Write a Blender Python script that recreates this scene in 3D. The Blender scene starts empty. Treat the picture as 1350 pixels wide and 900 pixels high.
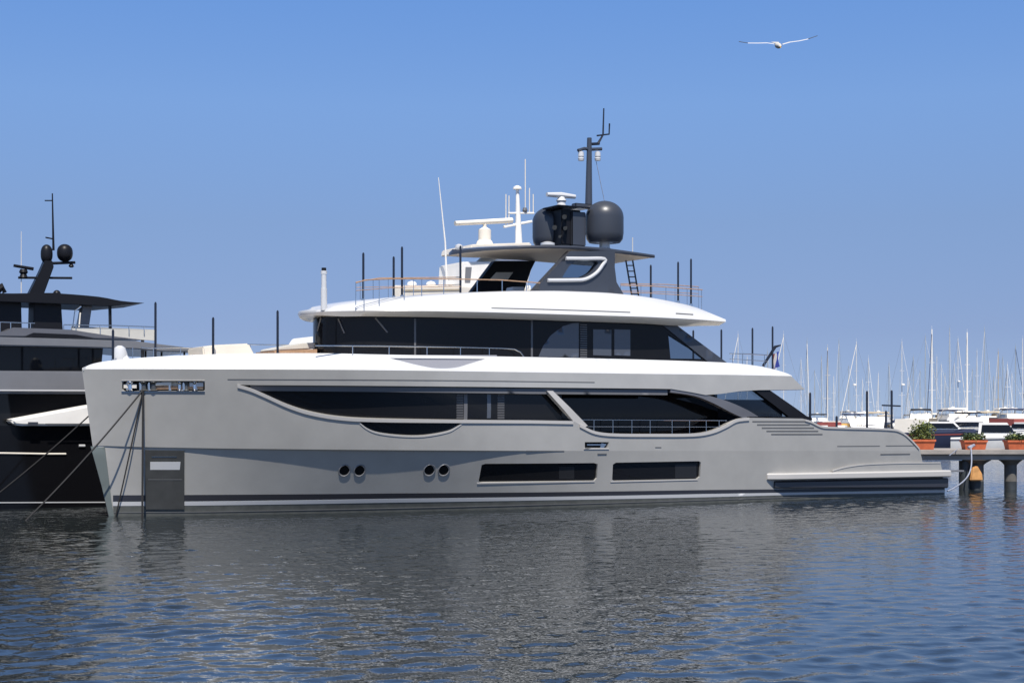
import bpy, bmesh, math, random
from mathutils import Vector, Matrix
from mathutils.geometry import delaunay_2d_cdt
random.seed(7)
R = math.radians
SC = bpy.context.scene
COL = SC.collection

# ------------------------------------------------------------------ camera, sky, sun, exposure
F = 2000.0; HOR = 548.0; CH = 3.6            # focal length in photo pixels, horizon row, eye height above the water
cam = bpy.data.cameras.new('camera'); co = bpy.data.objects.new('camera', cam); COL.objects.link(co)
co.location = (0, 0, CH); co.rotation_euler = (R(90), 0, 0)
cam.sensor_width = 36; cam.sensor_fit = 'HORIZONTAL'; cam.lens = 36*F/1350
cam.shift_y = (HOR-450)/1350; cam.clip_start = 0.5; cam.clip_end = 20000
SC.camera = co
SUN_EL, SUN_AZ = 60.0, -6.0                  # azimuth of the sun seen from above, 0 = straight behind the camera
w = bpy.data.worlds.new('World'); SC.world = w; w.use_nodes = True
nt = w.node_tree; bg = nt.nodes['Background']
sky = nt.nodes.new('ShaderNodeTexSky'); sky.sky_type = 'NISHITA'; sky.sun_disc = False
sky.sun_elevation = R(SUN_EL); sky.sun_rotation = R(180+SUN_AZ)
sky.air_density = 1.0; sky.dust_density = 0.0; sky.ozone_density = 6.0; sky.altitude = 0
tc = nt.nodes.new('ShaderNodeTexCoord'); mpg = nt.nodes.new('ShaderNodeMapping'); mpg.inputs['Location'].default_value = (0, 0, .1)
nt.links.new(tc.outputs['Generated'], mpg.inputs[0]); nt.links.new(mpg.outputs[0], sky.inputs[0])
sx = nt.nodes.new('ShaderNodeSeparateXYZ'); nt.links.new(tc.outputs['Generated'], sx.inputs[0])
cr = nt.nodes.new('ShaderNodeValToRGB'); cr.color_ramp.elements[0].color = (.53, .44, .46, 1); cr.color_ramp.elements[1].position = .7; cr.color_ramp.elements[1].color = (.5, .5, .5, 1)
for pos, c3 in ((.055, (.55, .455, .48)), (.125, (.64, .57, .58)), (.2, (.74, .74, .78)), (.27, (.67, .77, .89)), (.40, (.66, .74, .84))):
    e = cr.color_ramp.elements.new(pos); e.color = (*c3, 1)
nt.links.new(sx.outputs['Z'], cr.inputs[0])
mx = nt.nodes.new('ShaderNodeVectorMath'); mx.operation = 'MULTIPLY'; nt.links.new(sky.outputs[0], mx.inputs[0]); nt.links.new(cr.outputs[0], mx.inputs[1])
m2 = nt.nodes.new('ShaderNodeVectorMath'); m2.operation = 'SCALE'; m2.inputs['Scale'].default_value = 2.0; nt.links.new(mx.outputs[0], m2.inputs[0])
nt.links.new(m2.outputs[0], bg.inputs[0])
bg.inputs[1].default_value = 0.0785
sl = bpy.data.lights.new('sun', 'SUN'); sl.energy = 5.0; sl.angle = R(0.5); sl.color = (1, .95, .88)
so = bpy.data.objects.new('sun', sl); COL.objects.link(so); so.rotation_euler = (R(90-SUN_EL), 0, R(-SUN_AZ))
so.location = (0, -20, 40)
SC.view_settings.view_transform = 'Standard'; SC.view_settings.look = 'None'
SC.view_settings.gamma = 1; SC.view_settings.use_curve_mapping = False
SC.view_settings.exposure = 0.35

# ------------------------------------------------------------------ materials
def nd(n, t, **k):
    x = n.nodes.new(t)
    for a, b in k.items(): setattr(x, a, b)
    return x
def mat(name, col, rough=.5, metal=0.0, coat=0.0, var=0.0, vscale=1.5, bump=0.0, bscale=20, spec=.5):
    m = bpy.data.materials.new(name); m.use_nodes = True; n = m.node_tree
    b = n.nodes['Principled BSDF']
    b.inputs['Base Color'].default_value = (*col, 1); b.inputs['Roughness'].default_value = rough
    b.inputs['Metallic'].default_value = metal; b.inputs['Coat Weight'].default_value = coat
    b.inputs['Coat Roughness'].default_value = .05; b.inputs['Coat IOR'].default_value = 1.7 if coat>=.7 else 1.5; b.inputs['Specular IOR Level'].default_value = spec
    tc = nd(n, 'ShaderNodeTexCoord')
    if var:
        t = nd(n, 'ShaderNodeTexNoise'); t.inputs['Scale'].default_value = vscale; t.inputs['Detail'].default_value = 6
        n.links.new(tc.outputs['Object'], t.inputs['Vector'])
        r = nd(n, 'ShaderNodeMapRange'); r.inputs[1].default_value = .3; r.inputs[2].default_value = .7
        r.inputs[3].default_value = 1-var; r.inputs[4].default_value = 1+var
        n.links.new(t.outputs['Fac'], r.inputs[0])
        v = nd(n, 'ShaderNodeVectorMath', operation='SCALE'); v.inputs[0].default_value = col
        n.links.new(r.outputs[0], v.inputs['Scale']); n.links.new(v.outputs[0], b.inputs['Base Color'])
    if bump:
        t = nd(n, 'ShaderNodeTexNoise'); t.inputs['Scale'].default_value = bscale; t.inputs['Detail'].default_value = 4
        n.links.new(tc.outputs['Object'], t.inputs['Vector'])
        q = nd(n, 'ShaderNodeBump'); q.inputs['Strength'].default_value = bump; q.inputs['Distance'].default_value = .02
        n.links.new(t.outputs['Fac'], q.inputs['Height']); n.links.new(q.outputs[0], b.inputs['Normal'])
    return m
M = dict(
    hull=mat('grey_hull_paint', (.352,.340,.312), .3, coat=.7, var=.055, vscale=1.1),  # blotches in the tone also stand in for dappled water-light
    cap=mat('white_paint', (.58,.58,.575), .3, coat=.5, var=.015),
    lip=mat('pale_sunlit_lip', (.46,.44,.41), .3, coat=.4),  # paler grey; upturned lips have their sunlit brightness in the colour
    black=mat('black_trim', (.010,.010,.012), .4, spec=.2),
    dark=mat('anthracite_paint', (.045,.05,.062), .32, coat=.3, var=.05),
    dome=mat('radome_shell', (.042,.047,.058), .38),
    soffit=mat('beige_soffit', (.42,.36,.29), .6),
    steel=mat('polished_steel', (.62,.63,.64), .18, metal=1),
    plate=mat('brushed_steel_plate', (.085,.085,.08), .22, metal=.35, var=.15, vscale=2),
    stemp=mat('stem_shade_paint', (.13,.15,.14), .4, coat=.3),  # dark water mirrored by the stem, put into the colour
    teak=mat('teak', (.36,.22,.13), .55, var=.2, vscale=6),
    anti=mat('antifouling', (.075,.078,.07), .6, var=.2, vscale=3),
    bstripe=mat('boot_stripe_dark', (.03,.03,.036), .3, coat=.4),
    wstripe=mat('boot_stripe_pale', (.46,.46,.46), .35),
    scoop=mat('shaded_scoop_grey', (.26,.26,.28), .3, coat=.4),  # hollow of the white bulwark, its shade put into the grey
    blind=mat('dim_blind_behind_glass', (.020,.020,.021), .15),
    seam=mat('seam_shadow_gap', (.11,.11,.11), .6),
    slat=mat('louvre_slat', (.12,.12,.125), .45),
    frost=mat('drawn_blind_glass', (.07,.078,.095), .12, coat=.5),
    rope=mat('dark_rope', (.025,.023,.022), .8),
    wrope=mat('pale_rope', (.26,.28,.34), .8, var=.2, vscale=8),
    pole=mat('black_carbon_pole', (.012,.014,.022), .3),
    nhull=mat('gloss_black_hull', (.005,.005,.006), .12, spec=.2),
    ngrey=mat('neighbour_grey_paint', (.17,.17,.175), .35, coat=.4, var=.04),
    ngrey2=mat('neighbour_mid_grey', (.11,.11,.12), .35, coat=.4, var=.04),
    cream=mat('cream_bulwark', (.55,.53,.47), .5, var=.06),
    offw=mat('off_white_gelcoat', (.74,.68,.58), .4, var=.05),
    white=mat('white_gelcoat', (.82,.79,.73), .4, var=.05),
    navy=mat('navy_canvas', (.02,.03,.07), .8),
    tan=mat('tan_canvas', (.42,.35,.25), .85, var=.1),
    red=mat('red_canvas', (.26,.06,.05), .8),
    amber=mat('yellow_canvas', (.55,.32,.08), .8),
    alu=mat('aluminium_mast', (.60,.61,.62), .45),
    dalu=mat('hazy_mast_grey', (.36,.40,.43), .4),  # blue-grey that carries distance haze in the mast colour
    conc=mat('concrete', (.30,.27,.24), .85, var=.18, vscale=1.2, bump=.4, bscale=9),
    concd=mat('wet_piling', (.035,.04,.042), .5, var=.3, vscale=2.5),
    concm=mat('piling_concrete', (.12,.11,.095), .8, var=.25, vscale=2.5),
    terra=mat('terracotta', (.50,.12,.045), .75, var=.2, vscale=3),
    soil=mat('soil', (.05,.035,.02), .9),
    leaf=mat('leaf_green', (.16,.18,.045), .6, var=.45, vscale=3),
    leaf2=mat('leaf_dark', (.035,.06,.018), .6, var=.4, vscale=3),
    orange=mat('weathered_orange_fender', (.60,.30,.10), .7, var=.3, vscale=3),
    gullw=mat('gull_white', (.50,.47,.42), .8), gullg=mat('gull_grey', (.46,.46,.46), .8),
    gullk=mat('gull_black', (.03,.03,.03), .8), beak=mat('gull_beak', (.5,.3,.05), .6),
    blue=mat('blue_flag_cloth', (.03,.05,.30), .8),
)
def glass(name, col, rough=.04, spec=.5):
    m = mat(name, col, rough, spec=spec); return m
M['glass'] = glass('dark_tinted_glass', (.008,.008,.009), spec=.3)
M['glass_up'] = glass('upper_tinted_glass', (.009,.009,.010), .06, spec=.22)
def seethru():
    m = bpy.data.materials.new('thin_smoked_glass'); m.use_nodes = True; n = m.node_tree; n.nodes.clear()
    o = nd(n,'ShaderNodeOutputMaterial'); t = nd(n,'ShaderNodeBsdfTransparent'); t.inputs[0].default_value=(.50,.55,.60,1)
    g = nd(n,'ShaderNodeBsdfGlossy'); g.inputs['Roughness'].default_value=.03
    f = nd(n,'ShaderNodeFresnel'); f.inputs[0].default_value=1.45
    x = nd(n,'ShaderNodeMixShader'); n.links.new(f.outputs[0],x.inputs[0]); n.links.new(t.outputs[0],x.inputs[1]); n.links.new(g.outputs[0],x.inputs[2])
    n.links.new(x.outputs[0],o.inputs[0]); return m
M['clear'] = seethru()
def water_mat():
    m = bpy.data.materials.new('harbour_water'); m.use_nodes = True; n = m.node_tree
    b = n.nodes['Principled BSDF']
    b.inputs['Base Color'].default_value = (.016,.020,.020,1); b.inputs['Roughness'].default_value = .03
    b.inputs['IOR'].default_value = 1.42
    g = nd(n,'ShaderNodeNewGeometry')
    def layer(scale, sx, sy, det, rot=0.0, off=0.0):
        mp = nd(n,'ShaderNodeMapping'); mp.inputs['Scale'].default_value=(sx,sy,1); mp.inputs['Rotation'].default_value=(0,0,rot)
        mp.inputs['Location'].default_value=(off,off*.7,off)
        n.links.new(g.outputs['Position'], mp.inputs[0])
        t = nd(n,'ShaderNodeTexNoise'); t.inputs['Scale'].default_value=scale; t.inputs['Detail'].default_value=det
        t.inputs['Roughness'].default_value=.55
        n.links.new(mp.outputs[0], t.inputs['Vector']); return t
    a = layer(.5,1,1.2,1,.2); a2 = layer(1.25,1,1.1,2,-.35,3); c = layer(2.8,1,1.3,2,-.2,5); d = layer(6.5,.8,1.4,2,.1,11)
    calm = layer(.045,1,1.6,3,.3,31)
    def mul(x, k, y=None):
        q = nd(n,'ShaderNodeMath',operation='MULTIPLY'); n.links.new(x, q.inputs[0])
        if y is None: q.inputs[1].default_value=k
        else: n.links.new(y, q.inputs[1])
        return q.outputs[0]
    def add(x, y):
        q = nd(n,'ShaderNodeMath',operation='ADD'); n.links.new(x,q.inputs[0]); n.links.new(y,q.inputs[1]); return q.outputs[0]
    hgt = add(add(add(mul(a.outputs['Fac'],WAVE[0]), mul(a2.outputs['Fac'],WAVE[1])), mul(c.outputs['Fac'],WAVE[2])), mul(d.outputs['Fac'],WAVE[3]))
    r = nd(n,'ShaderNodeMapRange'); r.inputs[1].default_value=.38; r.inputs[2].default_value=.62; r.inputs[3].default_value=.55; r.inputs[4].default_value=1.15
    n.links.new(calm.outputs['Fac'], r.inputs[0])
    hgt = mul(hgt, 0, r.outputs[0])
    bp = nd(n,'ShaderNodeBump'); bp.inputs['Strength'].default_value=1; bp.inputs['Distance'].default_value=1
    n.links.new(hgt, bp.inputs['Height']); n.links.new(bp.outputs[0], b.inputs['Normal'])
    return m
WAVE = (.0, .014, .014, .004)
M['water'] = water_mat()

# ------------------------------------------------------------------ mesh builder
class MB:
    def __init__(s): s.v=[]; s.f=[]; s.mi=[]; s.mats=[]; s.twin=False
    def m(s, name):
        if name not in s.mats: s.mats.append(name)
        return s.mats.index(name)
    def add(s, vs, fs, mat):
        k=len(s.v); s.v += [tuple(x) for x in vs]; i=s.m(mat)
        for f in fs: s.f.append(tuple(k+a for a in f)); s.mi.append(i)
        return s
    def box(s, c, d, mat, rot=0.0):
        x,y,z=(q/2 for q in d); cs,sn=math.cos(rot),math.sin(rot); vs=[]
        for sx in (-1,1):
            for sy in (-1,1):
                for sz in (-1,1):
                    a,b=sx*x,sy*y; vs.append((c[0]+a*cs-b*sn,c[1]+a*sn+b*cs,c[2]+sz*z))
        return s.add(vs,[(0,1,3,2),(4,6,7,5),(0,4,5,1),(2,3,7,6),(0,2,6,4),(1,5,7,3)],mat)
    def tube(s, pts, r, mat, n=8, cap=True):
        pts=[Vector(p) for p in pts]; rs=r if isinstance(r,(list,tuple)) else [r]*len(pts)
        vs=[]; fs=[]; up=Vector((.123,.456,.88)).normalized()
        d0=(pts[1]-pts[0]).normalized(); a=d0.cross(up)
        if a.length<.1: a=d0.cross(Vector((1,0,0)))
        a.normalize()
        for i,p in enumerate(pts):
            d=(pts[min(i+1,len(pts)-1)]-pts[max(i-1,0)]).normalized()
            a=(a-d*a.dot(d)); a.normalize(); b=d.cross(a)
            for k in range(n):
                t=2*math.pi*k/n; vs.append(p+(a*math.cos(t)+b*math.sin(t))*rs[i])
        for i in range(len(pts)-1):
            for k in range(n):
                q=(k+1)%n; fs.append((i*n+k,i*n+q,(i+1)*n+q,(i+1)*n+k))
        if cap: fs.append(tuple(range(n))[::-1]); fs.append(tuple((len(pts)-1)*n+k for k in range(n)))
        return s.add(vs,fs,mat)
    def lathe(s, c, prof, mat, n=28, axis=None):
        vs=[];fs=[]
        for r,z in prof:
            for k in range(n):
                t=2*math.pi*k/n; p=Vector((r*math.cos(t),r*math.sin(t),z))
                if axis is not None: p=axis@p
                vs.append(p+Vector(c))
        for i in range(len(prof)-1):
            for k in range(n):
                q=(k+1)%n; fs.append((i*n+k,i*n+q,(i+1)*n+q,(i+1)*n+k))
        fs.append(tuple(range(n))[::-1]); fs.append(tuple((len(prof)-1)*n+k for k in range(n)))
        return s.add(vs,fs,mat)
    def grid(s, rows, mat, close=False):
        n=len(rows[0]); vs=[p for r in rows for p in r]; fs=[]
        for i in range(len(rows)-1):
            for k in range(n if close else n-1):
                q=(k+1)%n; fs.append((i*n+k,i*n+q,(i+1)*n+q,(i+1)*n+k))
        return s.add(vs,fs,mat)
    def prism(s, poly, a, b, mat):
        """poly: list of 3D points; extruded from offset a to offset b (vectors)"""
        n=len(poly); a=Vector(a); b=Vector(b)
        vs=[Vector(p)+a for p in poly]+[Vector(p)+b for p in poly]
        fs=[tuple(range(n)),tuple(range(2*n-1,n-1,-1))]+[(i,n+i,n+(i+1)%n,(i+1)%n) for i in range(n)]
        return s.add(vs,fs,mat)
    def mirror(s):
        k=len(s.v); s.v += [(x,-y,z) for x,y,z in s.v]
        nf=len(s.f); s.f += [tuple(k+a for a in f[::-1]) for f in s.f[:nf]]; s.mi += s.mi[:nf]
        return s
    def build(s, name, parent=None, smooth=True, angle=32, bevel=0, recalc=True):
        me=bpy.data.meshes.new(name); me.from_pydata(s.v,[],s.f)
        for n in s.mats: me.materials.append(M[n])
        me.polygons.foreach_set('material_index', s.mi)
        bm=bmesh.new(); bm.from_mesh(me)
        bmesh.ops.remove_doubles(bm, verts=bm.verts, dist=1e-5)
        if recalc: bmesh.ops.recalc_face_normals(bm, faces=bm.faces)
        if bevel:
            es=[e for e in bm.edges if len(e.link_faces)==2 and e.calc_face_angle(0)>R(30)]
            bmesh.ops.bevel(bm, geom=es, offset=bevel, segments=2, affect='EDGES', clamp_overlap=True)
        if smooth:
            for f in bm.faces: f.smooth=True
            for e in bm.edges:
                if len(e.link_faces)!=2 or e.calc_face_angle(0)>R(angle): e.smooth=False
        bm.to_mesh(me); bm.free(); me.update()
        o=bpy.data.objects.new(name, me); COL.objects.link(o)
        if parent: o.parent=parent
        if s.twin:      # the same part on the other side of the boat is a part of its own
            k=MB(); k.v=[(x,-y,z) for x,y,z in s.v]; k.f=[f[::-1] for f in s.f]; k.mi=list(s.mi); k.mats=list(s.mats)
            o2=k.build(name, TWIN.get(parent.name,parent) if parent else None, smooth, angle, bevel, recalc); TWIN[o.name]=o2
        return o
TWIN={}
def thing(name, label, cat, loc=(0,0,0), rz=0.0, group=None):
    o=bpy.data.objects.new(name,None); COL.objects.link(o); o.location=loc; o.rotation_euler=(0,0,rz)
    o['label']=label; o['category']=cat
    if group: o['group']=group
    return o
def tag(o,label,cat,group=None):
    o['label']=label; o['category']=cat
    if group: o['group']=group
    return o

# ------------------------------------------------------------------ yacht frame: x aft, -y towards the viewer (t = -y), z up; origin at stem on the waterline
TH = R(30); CT, ST = math.cos(TH), math.sin(TH)
Y0 = F*CH/132.0; X0 = (145-675)/F*Y0
def ray(px, py, Y):
    X=(px-675)/F*Y; Z=CH+(HOR-py)/F*Y
    return ((X-X0)*CT+(Y-Y0)*ST, (X-X0)*ST-(Y-Y0)*CT, Z)          # s, t, z
def world(px, py, Y): return Vector(((px-675)/F*Y, Y, CH+(HOR-py)/F*Y))
def at_t(px, py, t):
    """point of the line of sight on the vertical plane t = const (s, z)"""
    k=(px-675)/F                                   # (kY-X0)ST-(Y-Y0)CT = t
    Y=(t+X0*ST-Y0*CT)/(k*ST-CT); q=ray(px,py,Y); return q[0],q[2]
def lerp(a,b,u): return a+(b-a)*u
def clamp(x,a=0.,b=1.): return max(a,min(b,x))
def interp(x, tab):
    if x<=tab[0][0]: return tab[0][1]
    for (a,b),(c,d) in zip(tab,tab[1:]):
        if x<=c: return b+(d-b)*(x-a)/(c-a) if c>a else d
    return tab[-1][1]
def smooth_tab(x, tab):
    if x<=tab[0][0]: return tab[0][1]
    for (a,b),(c,d) in zip(tab,tab[1:]):
        if x<=c:
            u=(x-a)/(c-a); u=u*u*(3-2*u); return b+(d-b)*u
    return tab[-1][1]
def hit(surf, px, py):
    """first crossing of the line of sight with the port flank t = surf(s, z) -> (s, z)"""
    k=(px-675)/F; Ymax=(X0*ST-Y0*CT)/(k*ST-CT); Ymin=Ymax-14
    g=lambda Y:(lambda q:q[1]-surf(q[0],q[2]))(ray(px,py,Y))
    N=70; a=Ymin; 
    for i in range(1,N+1):
        b=Ymin+(Ymax-Ymin)*i/N
        if g(b)<=0: break
        a=b
    for _ in range(30):
        m=(a+b)/2
        if g(m)>0: a=m
        else: b=m
    q=ray(px,py,(a+b)/2); return q[0],q[2]
ZD=5.3
S_TOP=at_t(108,487,0)[0]
def hullT(s,z):
    k=clamp(z/ZD,-.15,1.15); s0=S_TOP*k; e=clamp(k)**.4; L=lerp(23,14,e); p=lerp(2.0,2.5,e); B=lerp(3.98,4.25,e)
    u=clamp((s-s0)/L); T=B*(1-(1-u)**p)
    return T*(1-.045*clamp((s-27)/11)**2)-.10*max(0,z-3.9)*clamp((s-8)/6)
LEDGE=[(-1.5,.02),(1,.045),(4,.095),(8.5,.12),(10.5,.11),(17,0)]
def ledge(s): return smooth_tab(s,LEDGE)
KN=[(s,z) for s,z in (hit(hullT,x,y) for x,y in [(122,587),(190,589),(300,591),(450,592.5),(600,593.5),(700,594),(850,594),(1000,594),(1210,594)])]
def zk(s): return interp(s,KN)
FLARE=[(0,0),(2,-.12),(5,-.02),(9,.06),(12,.06),(17,0)]
def lowT(s,z):
    K=zk(s); q=s-S_TOP*clamp(z/ZD,-.15,1.15); a=hullT(q,0); b=hullT(q+S_TOP*K/ZD,K)
    c=clamp(z/K)
    return lerp(a-interp(s,FLARE)*clamp(a),b-ledge(s),c) if a+b>0 else 0.
def off(surf,d): return lambda s,z: surf(s,z)+d
def nose(s0,L,B,p=2.,q=.5,tail=None,lean=0.,z0=0.):
    def T(s,z):
        u=clamp((s-s0)/L); v=B*(1-(1-u)**p)**q
        if tail: v*=1-tail[1]*clamp((s-tail[0])/8)**2
        return v-lean*(z-z0)
    T.s0=s0; return T

def dens(poly, closed=True, step=.22):
    out=[]; n=len(poly)
    for i in range(n if closed else n-1):
        a=poly[i]; b=poly[(i+1)%n]; L=math.hypot(a[0]-b[0],a[1]-b[1]); k=max(1,int(math.ceil(L/step)))
        for j in range(k): out.append((lerp(a[0],b[0],j/k),lerp(a[1],b[1],j/k)))
    if not closed: out.append(poly[-1])
    return out
def inside(p, poly):
    x,y=p; c=False; n=len(poly); j=n-1
    for i in range(n):
        xi,yi=poly[i]; xj,yj=poly[j]
        if (yi>y)!=(yj>y) and x<(xj-xi)*(y-yi)/(yj-yi)+xi: c=not c
        j=i
    return c
def spline(pts, k=6):
    """Catmull-Rom through pixel points"""
    out=[]; P=[pts[0]]+list(pts)+[pts[-1]]
    for i in range(1,len(P)-2):
        for j in range(k):
            t=j/k; a,b,c,d=P[i-1],P[i],P[i+1],P[i+2]
            out.append(tuple(.5*((2*b[m])+(-a[m]+c[m])*t+(2*a[m]-5*b[m]+4*c[m]-d[m])*t*t+(-a[m]+3*b[m]-3*c[m]+d[m])*t**3) for m in (0,1)))
    out.append(pts[-1]); return out
def panel(mb, surf, outline, holes=(), mat='hull', thick=.08, step=.35, px=True, mirror=True, edge=None, s0=None):
    """sheet lying on the flank t = surf(s,z) with real thickness and openings; outline in photo pixels traced onto that surface"""
    P=(lambda q:[hit(surf,*p) for p in q]) if px else (lambda q:list(q))
    polys=[dens(P(outline))]+[dens(P(h),step=.12) for h in holes]
    xf=(lambda s: math.sqrt(max(0,s-s0)+1e-6)*3) if s0 is not None else (lambda s:s)
    xi=(lambda w:(w/3)**2+s0) if s0 is not None else (lambda w:w)
    polys=[[(xf(s),z) for s,z in p] for p in polys]
    vs=[];es=[]
    for p in polys:
        k=len(vs); vs+=p; es+=[(k+i,k+(i+1)%len(p)) for i in range(len(p))]
    xs=[p[0] for p in polys[0]]; zs=[p[1] for p in polys[0]]
    allb=[q for p in polys for q in p]
    x=min(xs)+step*.5
    while x<max(xs):
        z=min(zs)+step*.5
        while z<max(zs):
            if inside((x,z),polys[0]) and not any(inside((x,z),h) for h in polys[1:]) and all(abs(q[0]-x)+abs(q[1]-z)>.14 for q in allb):
                vs.append((x,z))
            z+=step
        x+=step
    r=delaunay_2d_cdt([Vector(v) for v in vs],es,[],0,1e-5)
    V=[(v.x,v.y) for v in r[0]]; T=[]
    for f in r[2]:
        c=(sum(V[i][0] for i in f)/3,sum(V[i][1] for i in f)/3)
        if inside(c,polys[0]) and not any(inside(c,h) for h in polys[1:]): T.append(tuple(f))
    def pos(q,d):
        s=xi(q[0]); e=.03; z=q[1]; t=surf(s,z)
        ds=(surf(s+e,z)-surf(s-e,z))/(2*e) ; dz=(surf(s,z+e)-surf(s,z-e))/(2*e); ds=clamp(ds,-3,3)
        n=Vector((-ds,1,-dz)).normalized()
        tt=max(t-d*n.y,.0 if t>=0 else t); return (s-d*n.x*(1 if t-d*n.y>0 else 0),-tt,z-d*n.z)
    n=len(V); front=[pos(q,0) for q in V]; back=[pos(q,thick) for q in V]
    cnt={}
    for f in T:
        for a,b in ((f[0],f[1]),(f[1],f[2]),(f[2],f[0])): cnt.setdefault((min(a,b),max(a,b)),[]).append((a,b))
    tmp=MB()
    tmp.add(front+back,[f for f in T]+[tuple(n+i for i in f[::-1]) for f in T],mat)
    walls=[(v[0][1],v[0][0],n+v[0][0],n+v[0][1]) for k,v in cnt.items() if len(v)==1]
    i=tmp.m(edge or mat)
    for q in walls: tmp.f.append(q); tmp.mi.append(i)
    if mirror=='one': tmp.mirror()
    elif mirror: mb.twin=True
    k=len(mb.v); mb.v+=tmp.v
    for f,mi in zip(tmp.f,tmp.mi): mb.f.append(tuple(k+a for a in f)); mb.mi.append(mb.m(tmp.mats[mi]))
    return mb
def strip(mb, surf, line, h, mat, proud=.012, mirror=False, thick=.03):
    """narrow moulding following a pixel line, h photo pixels tall"""
    ol=[(x,y-h/2) for x,y in line]+[(x,y+h/2) for x,y in line[::-1]]
    return panel(mb, off(surf,proud), ol, mat=mat, thick=thick, step=.6, mirror=mirror)

# ------------------------------------------------------------------ water
import numpy as np
def sea():
    x0,x1,y0,y1,st=-44.,44.,12.,90.,.095
    nx=int((x1-x0)/st)+1; ny=int((y1-y0)/st)+1
    X,Y=np.meshgrid(np.linspace(x0,x1,nx),np.linspace(y0,y1,ny)); X=X.astype(np.float32); Y=Y.astype(np.float32)
    rg=np.random.RandomState(5); Z=np.zeros_like(X); DX=np.zeros_like(X); DY=np.zeros_like(X)
    for i in range(72):
        lam=.33*(4.6**rg.rand()); k=2*np.pi/lam; th=np.radians(-75+rg.randn()*50); ph=rg.rand()*6.283
        s=SEA*(.8+.5*rg.rand())*(1.0 if lam<.9 else .5)          # slope carried by this wave
        A=s/k; kx,ky=np.cos(th),np.sin(th); a=k*(kx*X+ky*Y)+ph
        Z+=A*np.cos(a); sn=np.sin(a)*A*.8; DX-=sn*kx; DY-=sn*ky
    g=.9+.22*np.sin(X*.11+Y*.07+1)+.16*np.sin(X*.23-Y*.13+2)+.14*np.sin(X*.05+Y*.31)          # gusts and calmer lanes
    g*=np.clip(1.25-(Y-20)/95,.45,1.2)
    e=np.minimum.reduce([(X-x0)/6,(x1-X)/6,(Y-y0)/3,(y1-Y)/14]); g*=np.clip(e,0,1)
    V=np.stack([X+DX*g,Y+DY*g,Z*g],-1).reshape(-1,3)
    idx=np.arange(nx*ny).reshape(ny,nx); Q=np.stack([idx[:-1,:-1],idx[:-1,1:],idx[1:,1:],idx[1:,:-1]],-1).reshape(-1,4)
    n=len(V); O=9000.; extra=np.array([(-O,-200,0),(O,-200,0),(O,14000,0),(-O,14000,0)])
    c=[idx[0,0],idx[0,-1],idx[-1,-1],idx[-1,0]]
    edges=[idx[0,:],idx[:,-1],idx[-1,::-1],idx[::-1,0]]
    V=np.concatenate([V,extra]); loops=Q.reshape(-1).tolist(); starts=list(range(0,len(loops),4))
    for j in range(4):
        poly=[n+j,n+(j+1)%4]+edges[j][::-1].tolist(); starts.append(len(loops)); loops+=poly
    me=bpy.data.meshes.new('sea_water'); me.vertices.add(len(V)); me.vertices.foreach_set('co',V.astype(np.float32).ravel())
    me.loops.add(len(loops)); me.loops.foreach_set('vertex_index',loops); me.polygons.add(len(starts)); me.polygons.foreach_set('loop_start',starts)
    me.update(calc_edges=True); me.validate(); me.polygons.foreach_set('use_smooth',[True]*len(me.polygons)); me.materials.append(M['water'])
    o=bpy.data.objects.new('sea_water',me); COL.objects.link(o); return o
SEA=.0120
wo=sea(); wo['kind']='structure'

# ------------------------------------------------------------------ the big grey yacht
yacht=thing('motor_yacht','large matte grey motor yacht with white upper decks moored across the picture','yacht',(X0,Y0,0),TH)
hold=yacht
fascia_bottom=[(1061,513),(1040,513.5),(1000,514),(975,515.5),(950,519),(930,520.5),(912,517),(885,512.5),(850,512),(700,510.5),(500,508.5),(340,507.5)]
hull_edge=spline([(313,507),(330,512),(350,520.5),(380,534),(410,543.5),(450,550),(500,552.5),(600,553.5)],5)+[(700,554),(756,555)]+spline([(758,555.5),(768,561),(785,568.5),(810,571.5),(860,572),(915,571.5),(940,567.5),(958,560),(972,552.5),(988,550.5)],4)+[(1058,551.5)]+spline([(1060,552),(1070,555),(1083,561),(1100,562.5),(1170,564.5),(1188,568),(1200,577),(1212,590)],4)
knuckle_back=[(1214,594),(1000,594),(850,594),(700,594),(600,593.5),(450,592.5),(300,591),(190,589),(122,587)]
top_line=[(108,486.5),(200,486.5),(400,487),(600,489),(700,490.5),(850,492.5),(970,494),(1043,495.5)]
rr=lambda x0,y0,x1,y1,x2,y2,x3,y3:[(x0,y0),(x1,y1),(x2,y2),(x3,y3)]
def ellipse(cx,cy,rx,ry,n=18): return [(cx+rx*math.cos(2*math.pi*i/n),cy+ry*math.sin(2*math.pi*i/n)) for i in range(n)]
cres=spline([(474,556),(484,564),(500,570),(530,573.5),(560,573.5),(590,568),(602,562),(610,556.5)],4)
anchor_slot=[(161,503.5),(166,502),(266,502),(270,504),(270,514),(268,515.5),(164,515.5),(161,513)]
fair=[(771,582.5),(803,582.5),(801,590),(771,590)]
mb=MB()
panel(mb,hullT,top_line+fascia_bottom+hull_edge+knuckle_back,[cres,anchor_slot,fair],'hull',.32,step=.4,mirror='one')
mb.build('hull_topside',yacht)
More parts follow.
